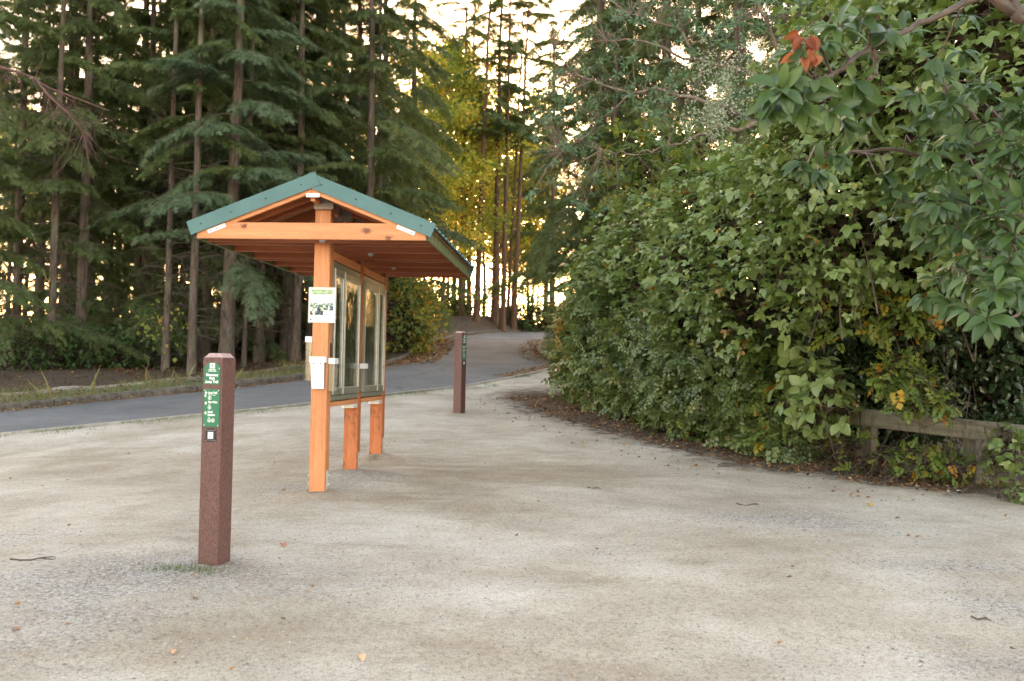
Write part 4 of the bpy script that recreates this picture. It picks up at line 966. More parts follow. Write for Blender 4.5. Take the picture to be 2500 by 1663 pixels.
# pines on the bank at the bend of the road
for px, Z, tk, lean, lb in ((1123, 60, .95, 0, 'left trunk of the pine pair on the bank at the road bend'), (1141, 62, .9, 0, 'right trunk of the pine pair on the bank at the road bend'), (1161, 57, .95, .022, 'reddish pine trunk leaning beside the pair on the bank'),
                            (1206, 59, 1.15, 0, 'thickest pine trunk standing alone against the glow at the bend'), (1226, 58, .95, -.01, 'pine trunk of the close pair right of the thickest one'), (1237, 61, .6, -.035, 'thin leaning pine trunk of the close pair at the bend'),
                            (1252, 60, .85, .03, 'rightmost pine trunk with a bent foot at the road bend')):
    conifer('pine', px, Z, lb, 1.0, tk=tk, group='pines on the bank at the bend', lean=(0, lean))
for px, Z, k, s, lb in ((1105, 74, 'mid', 1.3, 'fuller feathery conifer left of the bright sky gap'), (1345, 62, 'mid', 1.15, 'fuller feathery conifer right of the bright sky gap'), (1050, 66, 'pole', 1.1, 'thin dark conifer behind the left end of the bank'), (1090, 72, 'pole', 1.2, 'feathery conifer behind the pine pair'), (1330, 70, 'mid', 1.15, 'feathery conifer against the sky right of the road bend'), (1310, 95, 'pole', 1.0, 'small far conifer in the bright gap above the road')):
    conifer(k, px, Z, lb, s, group='conifers beyond the bend')
# right of the road
for px, Z, k, s, lb in ((1440, 40, 'hang', .9, 'dark drooping fir whose trunk stands just left of the hedge'), (1470, 34, 'hang', 1.15, 'broad drooping fir behind the hedge top'), (1620, 30, 'full', 1.3, 'dark fir behind the spreading madrone'),
                        (1800, 27, 'hang', 1.2, 'shaded fir behind the middle of the hedge'), (2020, 25, 'full', 1.3, 'shaded fir behind the right half of the hedge'), (2260, 23, 'hang', 1.2, 'shaded fir behind the hedge near the right edge'), (2500, 21, 'full', 1.3, 'shaded fir behind the hedge at the right edge'),
                        (1500, 38, 'mid', 1.25, 'dense fir between the drooping fir and the hedge top'), (1540, 40, 'hang', 1.3, 'tall drooping fir behind the left limbs of the spreading madrone'), (1700, 36, 'mid', 1.3, 'fir high behind the middle of the spreading madrone'), (1900, 33, 'full', 1.4, 'fir high behind the right limbs of the spreading madrone'), (1490, 31, 'hang', .75, 'small drooping fir rising just behind the left hedge end')):
    conifer(k, px, Z, lb, s, group='firs behind the hedge')

# ------------------------------------------------------------------ broadleaf trees
LT, LF = leaf_template(.34, .08, .15)
LT2, LF2 = np.array([[0, 0, 0], [-.42, .5, .1], [.42, .5, .1], [0, 1, -.12]]), np.array([[0, 2, 3], [0, 3, 1]])
def broadleaf(name, base, H, crown_r, nleaf, lsize, mat, seed, label, cat='tree', group=None, bark='twig', first=.35, trunk_r=.12, tmean=.5, tsd=.25, up=.5, height_from=None, droop=0.0, lean=(0, 0)):
    r = np.random.default_rng(seed); root = empty(name, base); wood = Acc(); tips = []
    H0 = H * first
    top = np.array([lean[0] * H, lean[1] * H, H])
    tp = np.array([top * t + np.append(r.normal(0, .05 * H * t * .3, 2), 0) for t in np.linspace(0, 1, 7)]); tp[0] = (0, 0, -.3)
    link('trunk', (lambda A: (A.tube(tp, np.linspace(trunk_r, trunk_r * .15, 7), 8), A.mesh('trunk', True))[1])(Acc()), M[bark], root)
    nl = 15
    for i in range(nl):
        t = first + (1 - first) * (i + r.uniform(0, .8)) / nl; a = np.array([np.interp(t, np.linspace(0, 1, 7), tp[:, k]) for k in range(3)])
        az = i * 2.4 + r.uniform(-.4, .4); L = crown_r * (1.05 - .6 * abs(t - .45) / .6) * r.uniform(.7, 1.15)
        d = np.array([math.cos(az), math.sin(az), up * r.uniform(.4, 1.2) - droop]); d /= np.linalg.norm(d)
        m_ = a + d * L * .5 + r.normal(0, .06 * L, 3); e = a + d * L + r.normal(0, .08 * L, 3) + np.array([0, 0, -.1 * L - droop * .3 * L])
        wood.tube([a, m_, e], [trunk_r * .33, trunk_r * .2, trunk_r * .06], 5)
        for _ in range(7):
            b0 = a + (m_ - a) * r.uniform(.5, 1) if r.random() < .4 else m_ + (e - m_) * r.uniform(0, 1); b1 = b0 + r.normal(0, .26 * L, 3) + d * .2 * L
            wood.tube([b0, (b0 + b1) / 2 + r.normal(0, .04 * L, 3), b1], [trunk_r * .09, trunk_r * .06, trunk_r * .03], 3); tips.append((b0, b1))
        tips.append((m_, e))
    link('branches', wood.mesh('branches'), M[bark], root)['kind'] = 'stuff'
    tips = np.array(tips); k = r.integers(len(tips), size=nleaf); u = r.random((nleaf, 1)) ** .7
    pos = tips[k, 0] * (1 - u) + tips[k, 1] * u + r.normal(0, .09 * crown_r, (nleaf, 3))
    dr = r.normal(0, 1, (nleaf, 3)); dr[:, 2] -= .5; nr = r.normal(0, .55, (nleaf, 3)); nr[:, 2] += 1
    tn = np.clip(tmean + r.normal(0, .18, len(tips))[k] * 1.2 + r.normal(0, tsd * .5, nleaf), 0, 1)
    V, F, T = scatter(LT2, LF2, pos, dr, nr, lsize * r.uniform(.7, 1.25, nleaf), tn)
    link('crown', np_mesh('crown', V, F, {'tint': ('FACE', T)}), M[mat], root)
    tag(root, label, cat, group); return root
for px, Z, H, R, n, ls, mt, tm, lb in ((1080, 57, 14, 3.8, 9000, .20, 'maple', .42, 'golden maple glowing right of the kiosk roof'),
        (1180, 66, 14, 3.2, 6500, .19, 'maple', .42, 'yellow-green maple in front of the pine trunks'), (1000, 53, 12, 3.2, 6500, .19, 'maple', .4, 'yellow-green maple behind the kiosk roof slope'),
        (1290, 75, 15, 3.4, 5000, .24, 'maple', .5, 'pale golden tree in the bright gap above the road'), (1120, 80, 20, 4.2, 7000, .25, 'maple', .35, 'tall yellow-green tree rising left of the sky gap'),
        (880, 58, 15, 3.8, 6000, .22, 'autumn', .55, 'orange-tinged maple showing through the firs above the kiosk'), (560, 56, 10, 4, 5000, .24, 'autumn', .5, 'autumn-yellow tree glimpsed between trunks left of the kiosk'),
        (60, 50, 11, 4.2, 5200, .22, 'maple', .45, 'yellow-green tree behind the leftmost trunks'), (250, 54, 10, 3.8, 4600, .22, 'maple', .4, 'yellow tree glimpsed behind the trunks above the near marker post'),
        (1130, 62, 17, 4.6, 10000, .22, 'maple', .30, 'broad yellow-green maple arching over the pine pair'), (1215, 72, 17, 4.0, 8000, .24, 'maple', .38, 'airy golden-green tree above the thickest pine'), (1035, 60, 16, 4.4, 9000, .22, 'maple', .32, 'broad green-gold maple between kiosk ridge and pine pair'),
        (1255, 70, 14, 3.6, 8000, .24, 'maple', .30, 'airy yellow-green tree over the rightmost pine'), (1300, 84, 17, 4.0, 6000, .26, 'maple', .34, 'pale yellow-green tree closing the gap above the road crest'),
        (1250, 68, 7, 2.4, 4200, .16, 'greenleaf', .55, 'small bushy tree behind the rightmost pine at the bend')):
    p = onground(P(px, 800, Z)); broadleaf('maple_tree' if mt != 'greenleaf' else 'small_tree', p, H, R, n, ls, mt, int(px) + 7, lb, 'tree', 'autumn trees beyond the wood', tmean=tm, trunk_r=.13, first=.3)

# ------------------------------------------------------------------ shrubs
def trifoliate():
    T, F = leaf_template(.36, .10, .14)
    return multi([(T, F, (0, .35, 0), (0, 1, -.15), (0, .1, 1), .78), (T, F, (0, .3, 0), (-.95, .35, -.1), (-.1, .1, 1), .66), (T, F, (0, .3, 0), (.95, .35, -.1), (.1, .1, 1), .66)])
def leafy_sprig(n=6, w=.46, ll=.36):
    T, F = LT2.copy(), LF2; T[:, 0] *= w / .42
    items = []
    for i in range(n):
        s = 1 if i % 2 else -1; y = .08 + .86 * i / n
        items.append((T, F, (0, y, 0), (s * .85, .55, -.12 + .1 * (i % 3)), (-.15 * s, 0, 1), ll * (1 - .35 * i / n)))
    items.append((T, F, (0, .93, 0), (0, 1, -.1), (0, 0, 1), ll * .7)); return multi(items)
def pinnate(n=3, ll=.42):
    T, F = LT2, LF2; items = []
    for i in range(n):
        for s in (-1, 1): items.append((T, F, (0, .15 + .25 * i, 0), (s, .45, -.15), (0, 0, 1), ll * (1 - .08 * i)))
    items.append((T, F, (0, .8, 0), (0, 1, -.2), (0, 0, 1), ll)); return multi(items)
TRI, HUC, PIN, SIN = trifoliate(), leafy_sprig(), pinnate(), leaf_template(.30, .09, .16)
TRI_ME = np_mesh('leaf', TRI[0], TRI[1], {'tint': ('FACE', np.full(len(TRI[1]), .45))}); TRI_ME.materials.append(M['bramble'])
TRI_ME2 = np_mesh('leaf', TRI[0] * np.array([1.1, .95, 1]), TRI[1], {'tint': ('FACE', np.full(len(TRI[1]), .75))}); TRI_ME2.materials.append(M['bramble'])
ALLB = []
def PB(px, py, Z, r): return (P(px, py, Z), r)
def bush(name, label, blobs_, tmpl, mat, n_per, size, seed, cat='shrub', group='plants of the hedge', tmean=.45, tsd=.2, up=.75, depth=.35, parts=0, canes=10, inner=.25, stem='twig', sides=True, dirup=-.25):
    r = np.random.default_rng(seed); cs = np.array([b[0] for b in blobs_]); rs = np.array([b[1] for b in blobs_])
    base = onground(cs[np.argmin(cs[:, 2])]); root = empty(name, base); tag(root, label, cat, group)
    pos, out, tn = [], [], []
    for c, R in zip(cs, rs):
        n = int(n_per * 1.12 * R * R); d = unit(r.normal(0, 1, (n, 3)))
        lump = 1 + .16 * np.sin(d[:, 0] * 5 + seed) * np.sin(d[:, 1] * 6 + 2 * seed) + .12 * np.sin(d[:, 2] * 9 + d[:, 0] * 7)
        f = 1 - depth * r.random(n) ** 1.6
        q = c + d * (R * lump * f)[:, None]
        keep = q[:, 2] > gz(q[:, 0], q[:, 1]) + .03
        w_ = q * 2.3; pk = .5 * (vnoise(w_[:, 0] + w_[:, 2], w_[:, 1] + 7, seed) + vnoise(w_[:, 1] - w_[:, 0], w_[:, 2] * 1.3 + 3, seed + 1)) + .12 * d[:, 2]
        keep &= (pk > .40) | (r.random(n) < .22)
        for c2, R2 in zip(cs, rs):
            if c2 is c or (c2 == c).all(): continue
            keep &= ~((np.linalg.norm(q - c2, axis=1) < .62 * R2) & (r.random(n) < .85))
        pos.append(q[keep]); out.append(d[keep]); tn.append(np.clip(tmean + .10 * (lump[keep] - 1) / .16 + r.normal(0, tsd, keep.sum()) + r.normal(0, .05), 0, 1) ** 1.0)
    pos = np.concatenate(pos); out = np.concatenate(out); tn = np.concatenate(tn); n = len(pos)
    nr = out * .65 + np.array([0, 0, up]) + r.normal(0, .38, (n, 3)); dr = out * .5 + r.normal(0, .75, (n, 3)) + np.array([0, 0, dirup])
    sz = size * np.clip(r.lognormal(-.03, .30, n), .5, 1.8)
    if parts:                       # the outermost leaves one can pick out are objects of their own
        cam_d = np.linalg.norm(pos - C0, axis=1); sc_ = sz / cam_d * (1 + .5 * r.random(n)) * (((pos - C0) * out).sum(1) < 0)
        pick = np.argsort(-sc_)[:parts]; rest = np.setdiff1d(np.arange(n), pick)
        for i in pick:
            y = Vector(unit(dr[i])); z = Vector(nr[i]); z = (z - z.dot(y) * y).normalized(); x = y.cross(z)
            o = link('leaf', TRI_ME if tn[i] < .55 else TRI_ME2, None, root)
            m = Matrix((x, y, z)).transposed().to_4x4() @ Matrix.Diagonal((*([sz[i]] * 3), 1)); m.translation = Vector(pos[i] - base); o.matrix_basis = m
        pos, nr, dr, sz, tn = pos[rest], nr[rest], dr[rest], sz[rest], tn[rest]
    V, F, T = scatter(tmpl[0], tmpl[1], pos - base, dr, nr, sz, tn, .05)
    fo = link('foliage', np_mesh('foliage', V, F, {'tint': ('FACE', T)}), M[mat], root); fo['kind'] = 'stuff'
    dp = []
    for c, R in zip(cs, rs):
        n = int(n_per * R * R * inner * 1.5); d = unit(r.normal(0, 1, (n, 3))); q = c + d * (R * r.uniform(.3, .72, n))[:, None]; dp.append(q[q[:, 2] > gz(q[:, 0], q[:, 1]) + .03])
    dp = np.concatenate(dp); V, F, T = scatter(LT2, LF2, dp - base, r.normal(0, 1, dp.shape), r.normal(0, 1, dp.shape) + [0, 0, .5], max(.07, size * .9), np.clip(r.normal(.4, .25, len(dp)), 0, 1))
    link('dead_leaves', np_mesh('dead_leaves', V, F, {'tint': ('FACE', T)}), M['inner_shade'], root)['kind'] = 'stuff'  # inner dead leaves, toned dark to paint shade into the gaps
    A = Acc()
    for i in range(canes):
        k = r.integers(len(cs)); d = unit(r.normal(0, 1, 3)); d[2] = abs(d[2]) * .7; d = unit(d)
        e = cs[k] + d * rs[k] * r.uniform(.75, 1.04); s = onground(cs[k] + np.append(r.normal(0, .3 * rs[k], 2), 0)); s[2] = max(s[2], cs[k][2] - 1.2 * rs[k]); m1 = (s + e) / 2 + np.array([0, 0, .25 * rs[k]]) + r.normal(0, .1, 3)
        t = np.linspace(0, 1, 7)[:, None]; A.tube((1 - t) ** 2 * s + 2 * t * (1 - t) * m1 + t * t * e - base, np.linspace(.011, .003, 7), 4)
        for _ in range(3):
            u = r.uniform(.4, 1); a = (1 - u) ** 2 * s + 2 * u * (1 - u) * m1 + u * u * e; A.tube([a - base, a + r.normal(0, .16, 3) - base, a + r.normal(0, .3, 3) - base], [.005, .0035, .002], 3)
    link('stems', A.mesh('stems'), M[stem], root)['kind'] = 'stuff'; ALLB.append((cs, rs)); return root

# hedge, from its far left end to the right edge
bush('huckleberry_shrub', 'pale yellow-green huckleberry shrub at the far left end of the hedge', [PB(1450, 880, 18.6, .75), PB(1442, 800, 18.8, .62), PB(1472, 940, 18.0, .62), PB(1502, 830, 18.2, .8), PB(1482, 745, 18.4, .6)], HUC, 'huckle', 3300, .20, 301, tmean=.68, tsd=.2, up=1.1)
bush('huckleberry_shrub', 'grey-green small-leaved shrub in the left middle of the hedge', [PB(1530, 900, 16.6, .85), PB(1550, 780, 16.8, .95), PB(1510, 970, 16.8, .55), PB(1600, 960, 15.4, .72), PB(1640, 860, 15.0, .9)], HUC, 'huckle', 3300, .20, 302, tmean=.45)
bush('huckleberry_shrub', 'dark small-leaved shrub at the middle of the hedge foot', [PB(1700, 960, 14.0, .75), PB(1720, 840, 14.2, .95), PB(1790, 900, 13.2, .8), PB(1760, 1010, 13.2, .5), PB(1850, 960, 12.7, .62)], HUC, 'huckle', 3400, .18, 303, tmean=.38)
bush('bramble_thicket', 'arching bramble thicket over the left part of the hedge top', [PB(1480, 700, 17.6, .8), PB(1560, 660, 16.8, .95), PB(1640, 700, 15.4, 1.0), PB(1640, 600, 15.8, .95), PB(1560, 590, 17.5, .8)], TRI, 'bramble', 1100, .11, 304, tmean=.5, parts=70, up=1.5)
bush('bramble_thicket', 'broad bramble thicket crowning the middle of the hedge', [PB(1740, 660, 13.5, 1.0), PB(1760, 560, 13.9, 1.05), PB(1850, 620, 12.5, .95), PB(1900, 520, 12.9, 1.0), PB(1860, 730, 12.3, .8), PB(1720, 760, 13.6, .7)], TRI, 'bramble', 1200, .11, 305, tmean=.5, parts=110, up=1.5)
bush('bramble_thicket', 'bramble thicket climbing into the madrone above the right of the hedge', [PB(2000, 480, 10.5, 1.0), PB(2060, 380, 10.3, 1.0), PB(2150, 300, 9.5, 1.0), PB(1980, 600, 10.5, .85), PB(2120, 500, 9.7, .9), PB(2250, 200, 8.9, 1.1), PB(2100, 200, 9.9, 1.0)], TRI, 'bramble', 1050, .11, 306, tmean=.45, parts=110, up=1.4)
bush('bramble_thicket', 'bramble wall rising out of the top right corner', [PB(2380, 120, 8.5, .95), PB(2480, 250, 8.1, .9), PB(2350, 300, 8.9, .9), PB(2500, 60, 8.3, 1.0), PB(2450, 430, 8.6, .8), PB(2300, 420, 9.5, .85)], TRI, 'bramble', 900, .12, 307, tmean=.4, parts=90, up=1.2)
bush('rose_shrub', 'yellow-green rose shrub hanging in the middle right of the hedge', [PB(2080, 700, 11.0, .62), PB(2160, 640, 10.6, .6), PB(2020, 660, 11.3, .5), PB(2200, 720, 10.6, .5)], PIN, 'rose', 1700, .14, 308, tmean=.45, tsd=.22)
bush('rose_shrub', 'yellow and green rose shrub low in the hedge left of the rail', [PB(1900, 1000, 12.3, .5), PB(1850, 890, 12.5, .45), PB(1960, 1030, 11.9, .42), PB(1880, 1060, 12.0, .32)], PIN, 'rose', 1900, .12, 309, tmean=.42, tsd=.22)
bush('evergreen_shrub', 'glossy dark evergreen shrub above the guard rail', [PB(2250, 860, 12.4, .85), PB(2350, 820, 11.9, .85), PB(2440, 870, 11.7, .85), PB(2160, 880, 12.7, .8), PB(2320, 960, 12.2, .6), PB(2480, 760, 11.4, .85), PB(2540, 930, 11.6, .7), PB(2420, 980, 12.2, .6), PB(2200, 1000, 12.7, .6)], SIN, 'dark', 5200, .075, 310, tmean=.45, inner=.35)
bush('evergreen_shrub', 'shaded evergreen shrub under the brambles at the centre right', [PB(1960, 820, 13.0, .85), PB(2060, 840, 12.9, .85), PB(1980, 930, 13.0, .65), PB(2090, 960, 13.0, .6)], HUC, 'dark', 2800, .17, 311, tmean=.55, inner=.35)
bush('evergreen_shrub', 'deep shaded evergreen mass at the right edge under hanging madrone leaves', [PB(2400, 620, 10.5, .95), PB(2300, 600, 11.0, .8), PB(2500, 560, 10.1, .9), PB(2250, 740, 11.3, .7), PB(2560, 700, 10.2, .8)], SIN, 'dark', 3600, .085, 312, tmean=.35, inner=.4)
bush('bramble_clump', 'low bramble with large pale leaflets hanging over the rail end', [PB(1990, 950, 11.3, .36), PB(2025, 990, 11.0, .27), PB(1985, 1010, 11.3, .26)], TRI, 'bramble', 900, .17, 313, tmean=.72, tsd=.12, parts=60, group='brambles at the hedge foot')
bush('bramble_clump', 'yellowing bramble clump hanging over the middle of the rail', [PB(2215, 955, 10.2, .22), PB(2190, 915, 10.3, .22), PB(2310, 985, 9.9, .12)], PIN, 'rose', 2600, .12, 314, tmean=.45, group='brambles at the hedge foot')
bush('bramble_clump', 'bramble sprigs and dry stems under the guard rail', [PB(2150, 1135, 10.6, .26), PB(2230, 1145, 10.2, .26), PB(2080, 1110, 10.9, .26), PB(2330, 1155, 10.0, .22), PB(2270, 1155, 10.1, .22)], PIN, 'rose', 1300, .10, 315, tmean=.45, tsd=.25, group='brambles at the hedge foot', canes=24)
bush('bramble_clump', 'green bramble shoots beside the right-hand rail post', [PB(2455, 1075, 9.6, .16), PB(2470, 1120, 9.5, .2), PB(2430, 1120, 9.8, .14)], TRI, 'bramble', 1100, .10, 316, tmean=.5, group='brambles at the hedge foot')
bush('bramble_clump', 'small bramble sprout creeping over the dirt at the right edge', [PB(2475, 1222, 9.0, .17), PB(2505, 1235, 8.8, .16)], TRI, 'bramble', 1500, .085, 317, tmean=.4, canes=5, group='brambles at the hedge foot')
bush('bramble_clump', 'yellow-green seedling tuft at the hedge foot in the middle', [PB(1690, 1040, 13.2, .2), PB(1660, 1045, 13.4, .14)], PIN, 'rose', 2600, .10, 318, tmean=.45, canes=5, group='brambles at the hedge foot')
bush('bramble_clump', 'leafy green shrub foot left of where the rail vanishes', [PB(1800, 1050, 12.7, .34), PB(1870, 1085, 12.0, .28), PB(1930, 1095, 11.6, .25), PB(1830, 1020, 12.6, .4)], HUC, 'huckle', 3600, .15, 319, tmean=.5, group='brambles at the hedge foot')
bush('hazel_shrub', 'bright yellow-green thin-leaved shrub behind the brambles', [PB(1640, 440, 18, 1.0), PB(1560, 400, 19, .8), PB(1720, 480, 17, .9), PB(1700, 380, 18, .7), PB(1600, 520, 18.5, .8)], PIN, 'rose', 500, .17, 320, tmean=.4, canes=26, inner=.1)
# bushes by the road and in the wood
bush('autumn_shrub', 'green and yellow shrub by the road just right of the kiosk post', [(onground(P(960, 800, 33)) + [0, 0, .9], 1.3), (onground(P(985, 780, 35)) + [0, 0, 1.3], 1.4), (onground(P(930, 760, 34)) + [0, 0, 1.8], 1.4), (onground(P(1005, 830, 34.5)) + [0, 0, .5], .8)], SIN, 'autumn', 1500, .13, 330, group='roadside shrubs', tmean=.25, tsd=.18)
bush('autumn_shrub', 'orange-red tinged shrub above the leaf-filled gutter', [(onground(P(1000, 800, 37)) + [0, 0, 1.6], .9), (onground(P(975, 740, 38)) + [0, 0, 2.8], 1.3)], SIN, 'autumn', 1300, .13, 331, group='roadside shrubs', tmean=.42, tsd=.25)
for px, Z, R, h, tm, lb in ((1075, 60, 1.2, .9, .4, 'green shrub at the left foot of the pine pair'), (1185, 63, 1.2, .9, .4, 'green shrub between the pine pair and the thickest pine'), (1280, 62, 1.3, .8, .35, 'green shrub at the foot of the rightmost pine'), (1310, 61, 1.4, .9, .35, 'dark shrub right of the pines where the road vanishes'), (1045, 64, 1.5, 1.2, .3, 'dark shrub on the bank left of the pines')):
    c = onground(P(px, 800, Z)); bush('roadside_shrub', lb, [(c + [0, 0, h], R), (c + [R * .9, .3, h * .6], R * .7), (c + [-R * .9, .2, h * .6], R * .7)], SIN, 'greenleaf', 700, .15, 340 + int(px), group='shrubs under the pines', tmean=tm, canes=6)
for i, (px, Z, R, lb) in enumerate(((60, 25, .8, 'dark low shrub behind the kerb at the left edge'), (130, 25.2, .65, 'low green shrub behind the verge grass below the leftmost trunks'), (215, 25.6, .7, 'low green shrub behind the verge grass left of the marker post'), (300, 26, .6, 'low green shrub behind the verge grass nearest the marker post'), (250, 28, .9, 'dark undergrowth shrub left of the near marker post'), (350, 27.5, .7, 'dark undergrowth shrub just left of the near marker post'), (600, 34, 1.2, 'dark undergrowth shrub between marker post and kiosk'), (690, 35, 1.2, 'dark undergrowth shrub left of the kiosk post'), (160, 33, 1.3, 'dark undergrowth shrub deep in the left wood'), (440, 35, 1.3, 'dark undergrowth shrub deep behind the marker post'), (800, 37, 1.5, 'dark undergrowth shrub seen past the kiosk cases'), (20, 36, 1.5, 'dark undergrowth shrub deep at the left edge'), (300, 39, 1.6, 'dark undergrowth mass deep in the wood'), (520, 41, 1.6, 'dark undergrowth mass far behind the marker post'), (660, 43, 1.7, 'dark undergrowth mass far left of the kiosk'))):
    c = onground(P(px, 860, Z)); bush('undergrowth_shrub', lb, [(c + [0, 0, R * .6], R), (c + [R, .3, R * .4], R * .75), (c + [-R, .2, R * .45], R * .75)], SIN, 'greenleaf', 900, .10, 360 + i, group='undergrowth in the wood', tmean=.15, tsd=.15, canes=10)
# sparse yellow-leaved sapling left of the near post
p = onground(P(395, 900, 24.3)); broadleaf('hazel_sapling', p, 1.9, .8, 60, .13, 'maple', 77, 'thin sapling with a few yellow leaves behind the kerb', 'sapling', trunk_r=.012, first=.25, tmean=.35)

# ------------------------------------------------------------------ madrones
def madrone_leaf(n=7):
    V = []; F = []
    for i in range(n + 1):
        t = i / n; w = .195 * math.sin(math.pi * min(1, t * .93 + .04)) ** .75 if 0 < i < n else .015
        z = .05 * math.sin(t * 3) - .16 * t * t
        V += [(-w, t, z + .35 * w), (0, t, z), (w, t, z + .35 * w)]
    for i in range(n):
        a = i * 3; F += [(a, a + 1, a + 4, a + 3), (a + 1, a + 2, a + 5, a + 4)]
    return np.array(V), np.array(F)
MLT, MLF = madrone_leaf()
def rosette_leaves(c, axis, n, size, r, droop=.85):
    axis = unit(np.asarray(axis, float)); ref = np.array([.3, .9, .2]); a = unit(np.cross(axis, ref)); b = np.cross(axis, a)
    out = []
    for i in range(n):
        th = i * 2.399 + r.uniform(-.3, .3); el = r.uniform(.05, .75) if i < n * .7 else r.uniform(.8, 1.3)
        rad = math.cos(th) * a + math.sin(th) * b
        d = unit(rad * math.cos(el) + axis * math.sin(el) + np.array([0, 0, -droop * r.uniform(.3, 1.5)]))
        nn = unit(axis - (axis @ d) * d + r.normal(0, .12, 3)); out.append((c + d * .012 - axis * r.uniform(0, .03), d, nn, size * r.uniform(.75, 1.15)))
    return out
# near madrone at the right edge
rm = np.random.default_rng(55)
mb = onground(P(3060, 1250, 4.9)); mad = empty('madrone_tree', mb); tag(mad, 'madrone with large glossy leaves hanging in from the upper right corner', 'tree')
def limb(pts, r0, r1, mat='madbark', name='branch', sides=8):
    pts = np.array(pts); A = Acc()
    d = np.r_[0, np.cumsum(np.linalg.norm(np.diff(pts, axis=0), axis=1))]; t = np.linspace(0, d[-1], max(6, len(pts) * 4))
    q = np.stack([np.interp(t, d, pts[:, k]) for k in range(3)], -1); kk = np.ones(5) / 5
    qs = q.copy()
    for k in range(3): qs[2:-2, k] = np.convolve(q[:, k], kk, 'valid')
    qs[1:-1] += rm.normal(0, .006, qs[1:-1].shape)
    A.tube(qs - mb, np.linspace(r0, r1, len(qs)), sides); return link(name, A.mesh(name, True), M[mat], mad), qs
crotch = P(2860, 150, 4.7)
A = Acc(); A.tube(np.array([mb - [0, 0, .4], mb + [.05, .1, 1.2], mb + [-.05, .05, 2.3], crotch]) - mb, [.19, .16, .14, .10], 12); link('trunk', A.mesh('trunk', True), M['madbark'], mad)
limbs = []
for pts, r0, r1 in (([crotch, P(2600, -60, 4.5), P(2430, -20, 4.4), P(2364, 2, 4.35), P(2231, 64, 4.25), P(2183, 85, 4.2), P(2136, 111, 4.15)], .026, .010),
                    ([P(2136, 111, 4.15), P(2133, 180, 4.1), P(2120, 210, 4.1)], .014, .008), ([P(2136, 111, 4.15), P(2067, 150, 4.0), P(2035, 186, 3.95), P(1985, 195, 3.9)], .013, .007),
                    ([crotch, P(2600, 60, 4.9), P(2491, 48, 4.9), P(2433, 0, 4.9), P(2380, -70, 4.9)], .04, .026), ([P(2491, 48, 4.9), P(2470, 10, 4.9), P(2475, -60, 4.9)], .03, .02),
                    ([crotch, P(2700, 400, 4.8), P(2580, 560, 4.7), P(2470, 640, 4.5), P(2400, 760, 4.4)], .022, .007), ([P(2580, 560, 4.7), P(2440, 500, 4.9), P(2350, 480, 5.0), P(2280, 520, 5.0)], .011, .006),
                    ([crotch, P(2560, 280, 5.2), P(2420, 330, 5.4), P(2280, 400, 5.6), P(2165, 350, 5.6), P(2070, 385, 5.5), P(2020, 380, 5.5)], .022, .007), ([P(2420, 330, 5.4), P(2290, 200, 5.2), P(2270, 170, 5.2)], .018, .009),
                    ([P(2580, 560, 4.7), P(2520, 740, 4.5), P(2450, 790, 4.4), P(2380, 800, 4.3)], .010, .006)):
    _, q = limb(pts, r0, r1); limbs.append(q)
LQ = np.concatenate(limbs)
ros = [(2100, 32, 4.0), (2045, 55, 3.95), (2165, 70, 4.1), (1925, 172, 3.75), (1990, 190, 3.8), (2093, 195, 3.9), (2025, 265, 3.85), (2095, 235, 4.0), (1905, 215, 3.7), (2285, 140, 4.6), (2230, 225, 5.0), (2290, 160, 5.1), (2310, 225, 5.1), (1955, 395, 5.1), (2000, 410, 5.1), (2045, 375, 5.2), (2160, 425, 5.3), (2185, 460, 5.3), (2195, 485, 5.2), (2300, 505, 4.9), (2320, 548, 4.8), (2355, 300, 5.0), (2440, 405, 4.8), (2415, 465, 4.8), (2465, 630, 4.5), (2420, 560, 4.6), (2360, 680, 4.5),
       (2400, 520, 4.6), (2330, 530, 4.9), (2300, 560, 4.9), (2415, 580, 4.6), (2360, 665, 4.45), (2465, 625, 4.4), (2375, 745, 4.25), (2410, 775, 4.2), (2450, 660, 4.4), (2490, 705, 4.3), (2340, 610, 4.7), (2490, 360, 4.7), (2470, 300, 4.9), (2390, 180, 5.2), (2490, 480, 4.6), (2300, 330, 5.4), (2240, 330, 5.5), (2140, 130, 4.3), (2440, 520, 4.5), (2380, 610, 4.5), (2320, 650, 4.6), (2430, 700, 4.3), (2480, 570, 4.4), (2350, 560, 4.7), (2270, 470, 5.0), (2400, 440, 4.7), (2450, 360, 4.8), (1880, 250, 3.75), (1960, 240, 3.75), (2060, 290, 3.9), (1935, 115, 3.85), (2000, 95, 3.9), (2120, 290, 4.0)]
mleaf_me = []
for k in range(4):
    T = MLT.copy(); T[:, 2] += [0, .03, -.04, .02][k] * T[:, 1] + [0, .25, .1, -.1][k] * T[:, 1] * (1 - T[:, 1]); T[:, 0] *= [1, 1.1, .9, 1.05][k]
    me = np_mesh('leaf', T, MLF, {'tint': ('FACE', np.full(len(MLF), [.25, .5, .7, .85][k]))}, True); me.materials.append(M['madrone']); mleaf_me.append(me)
def put_leaf(me, name, parent, base, p, d, nn, s):
    y = Vector(d).normalized(); z = Vector(nn); z = (z - z.dot(y) * y).normalized(); x = y.cross(z)
    o = link(name, me, None, parent); m = Matrix((x, y, z)).transposed().to_4x4() @ Matrix.Diagonal((s, s, s, 1)); m.translation = Vector(p - base); o.matrix_basis = m; return o
twA = Acc(); big = []
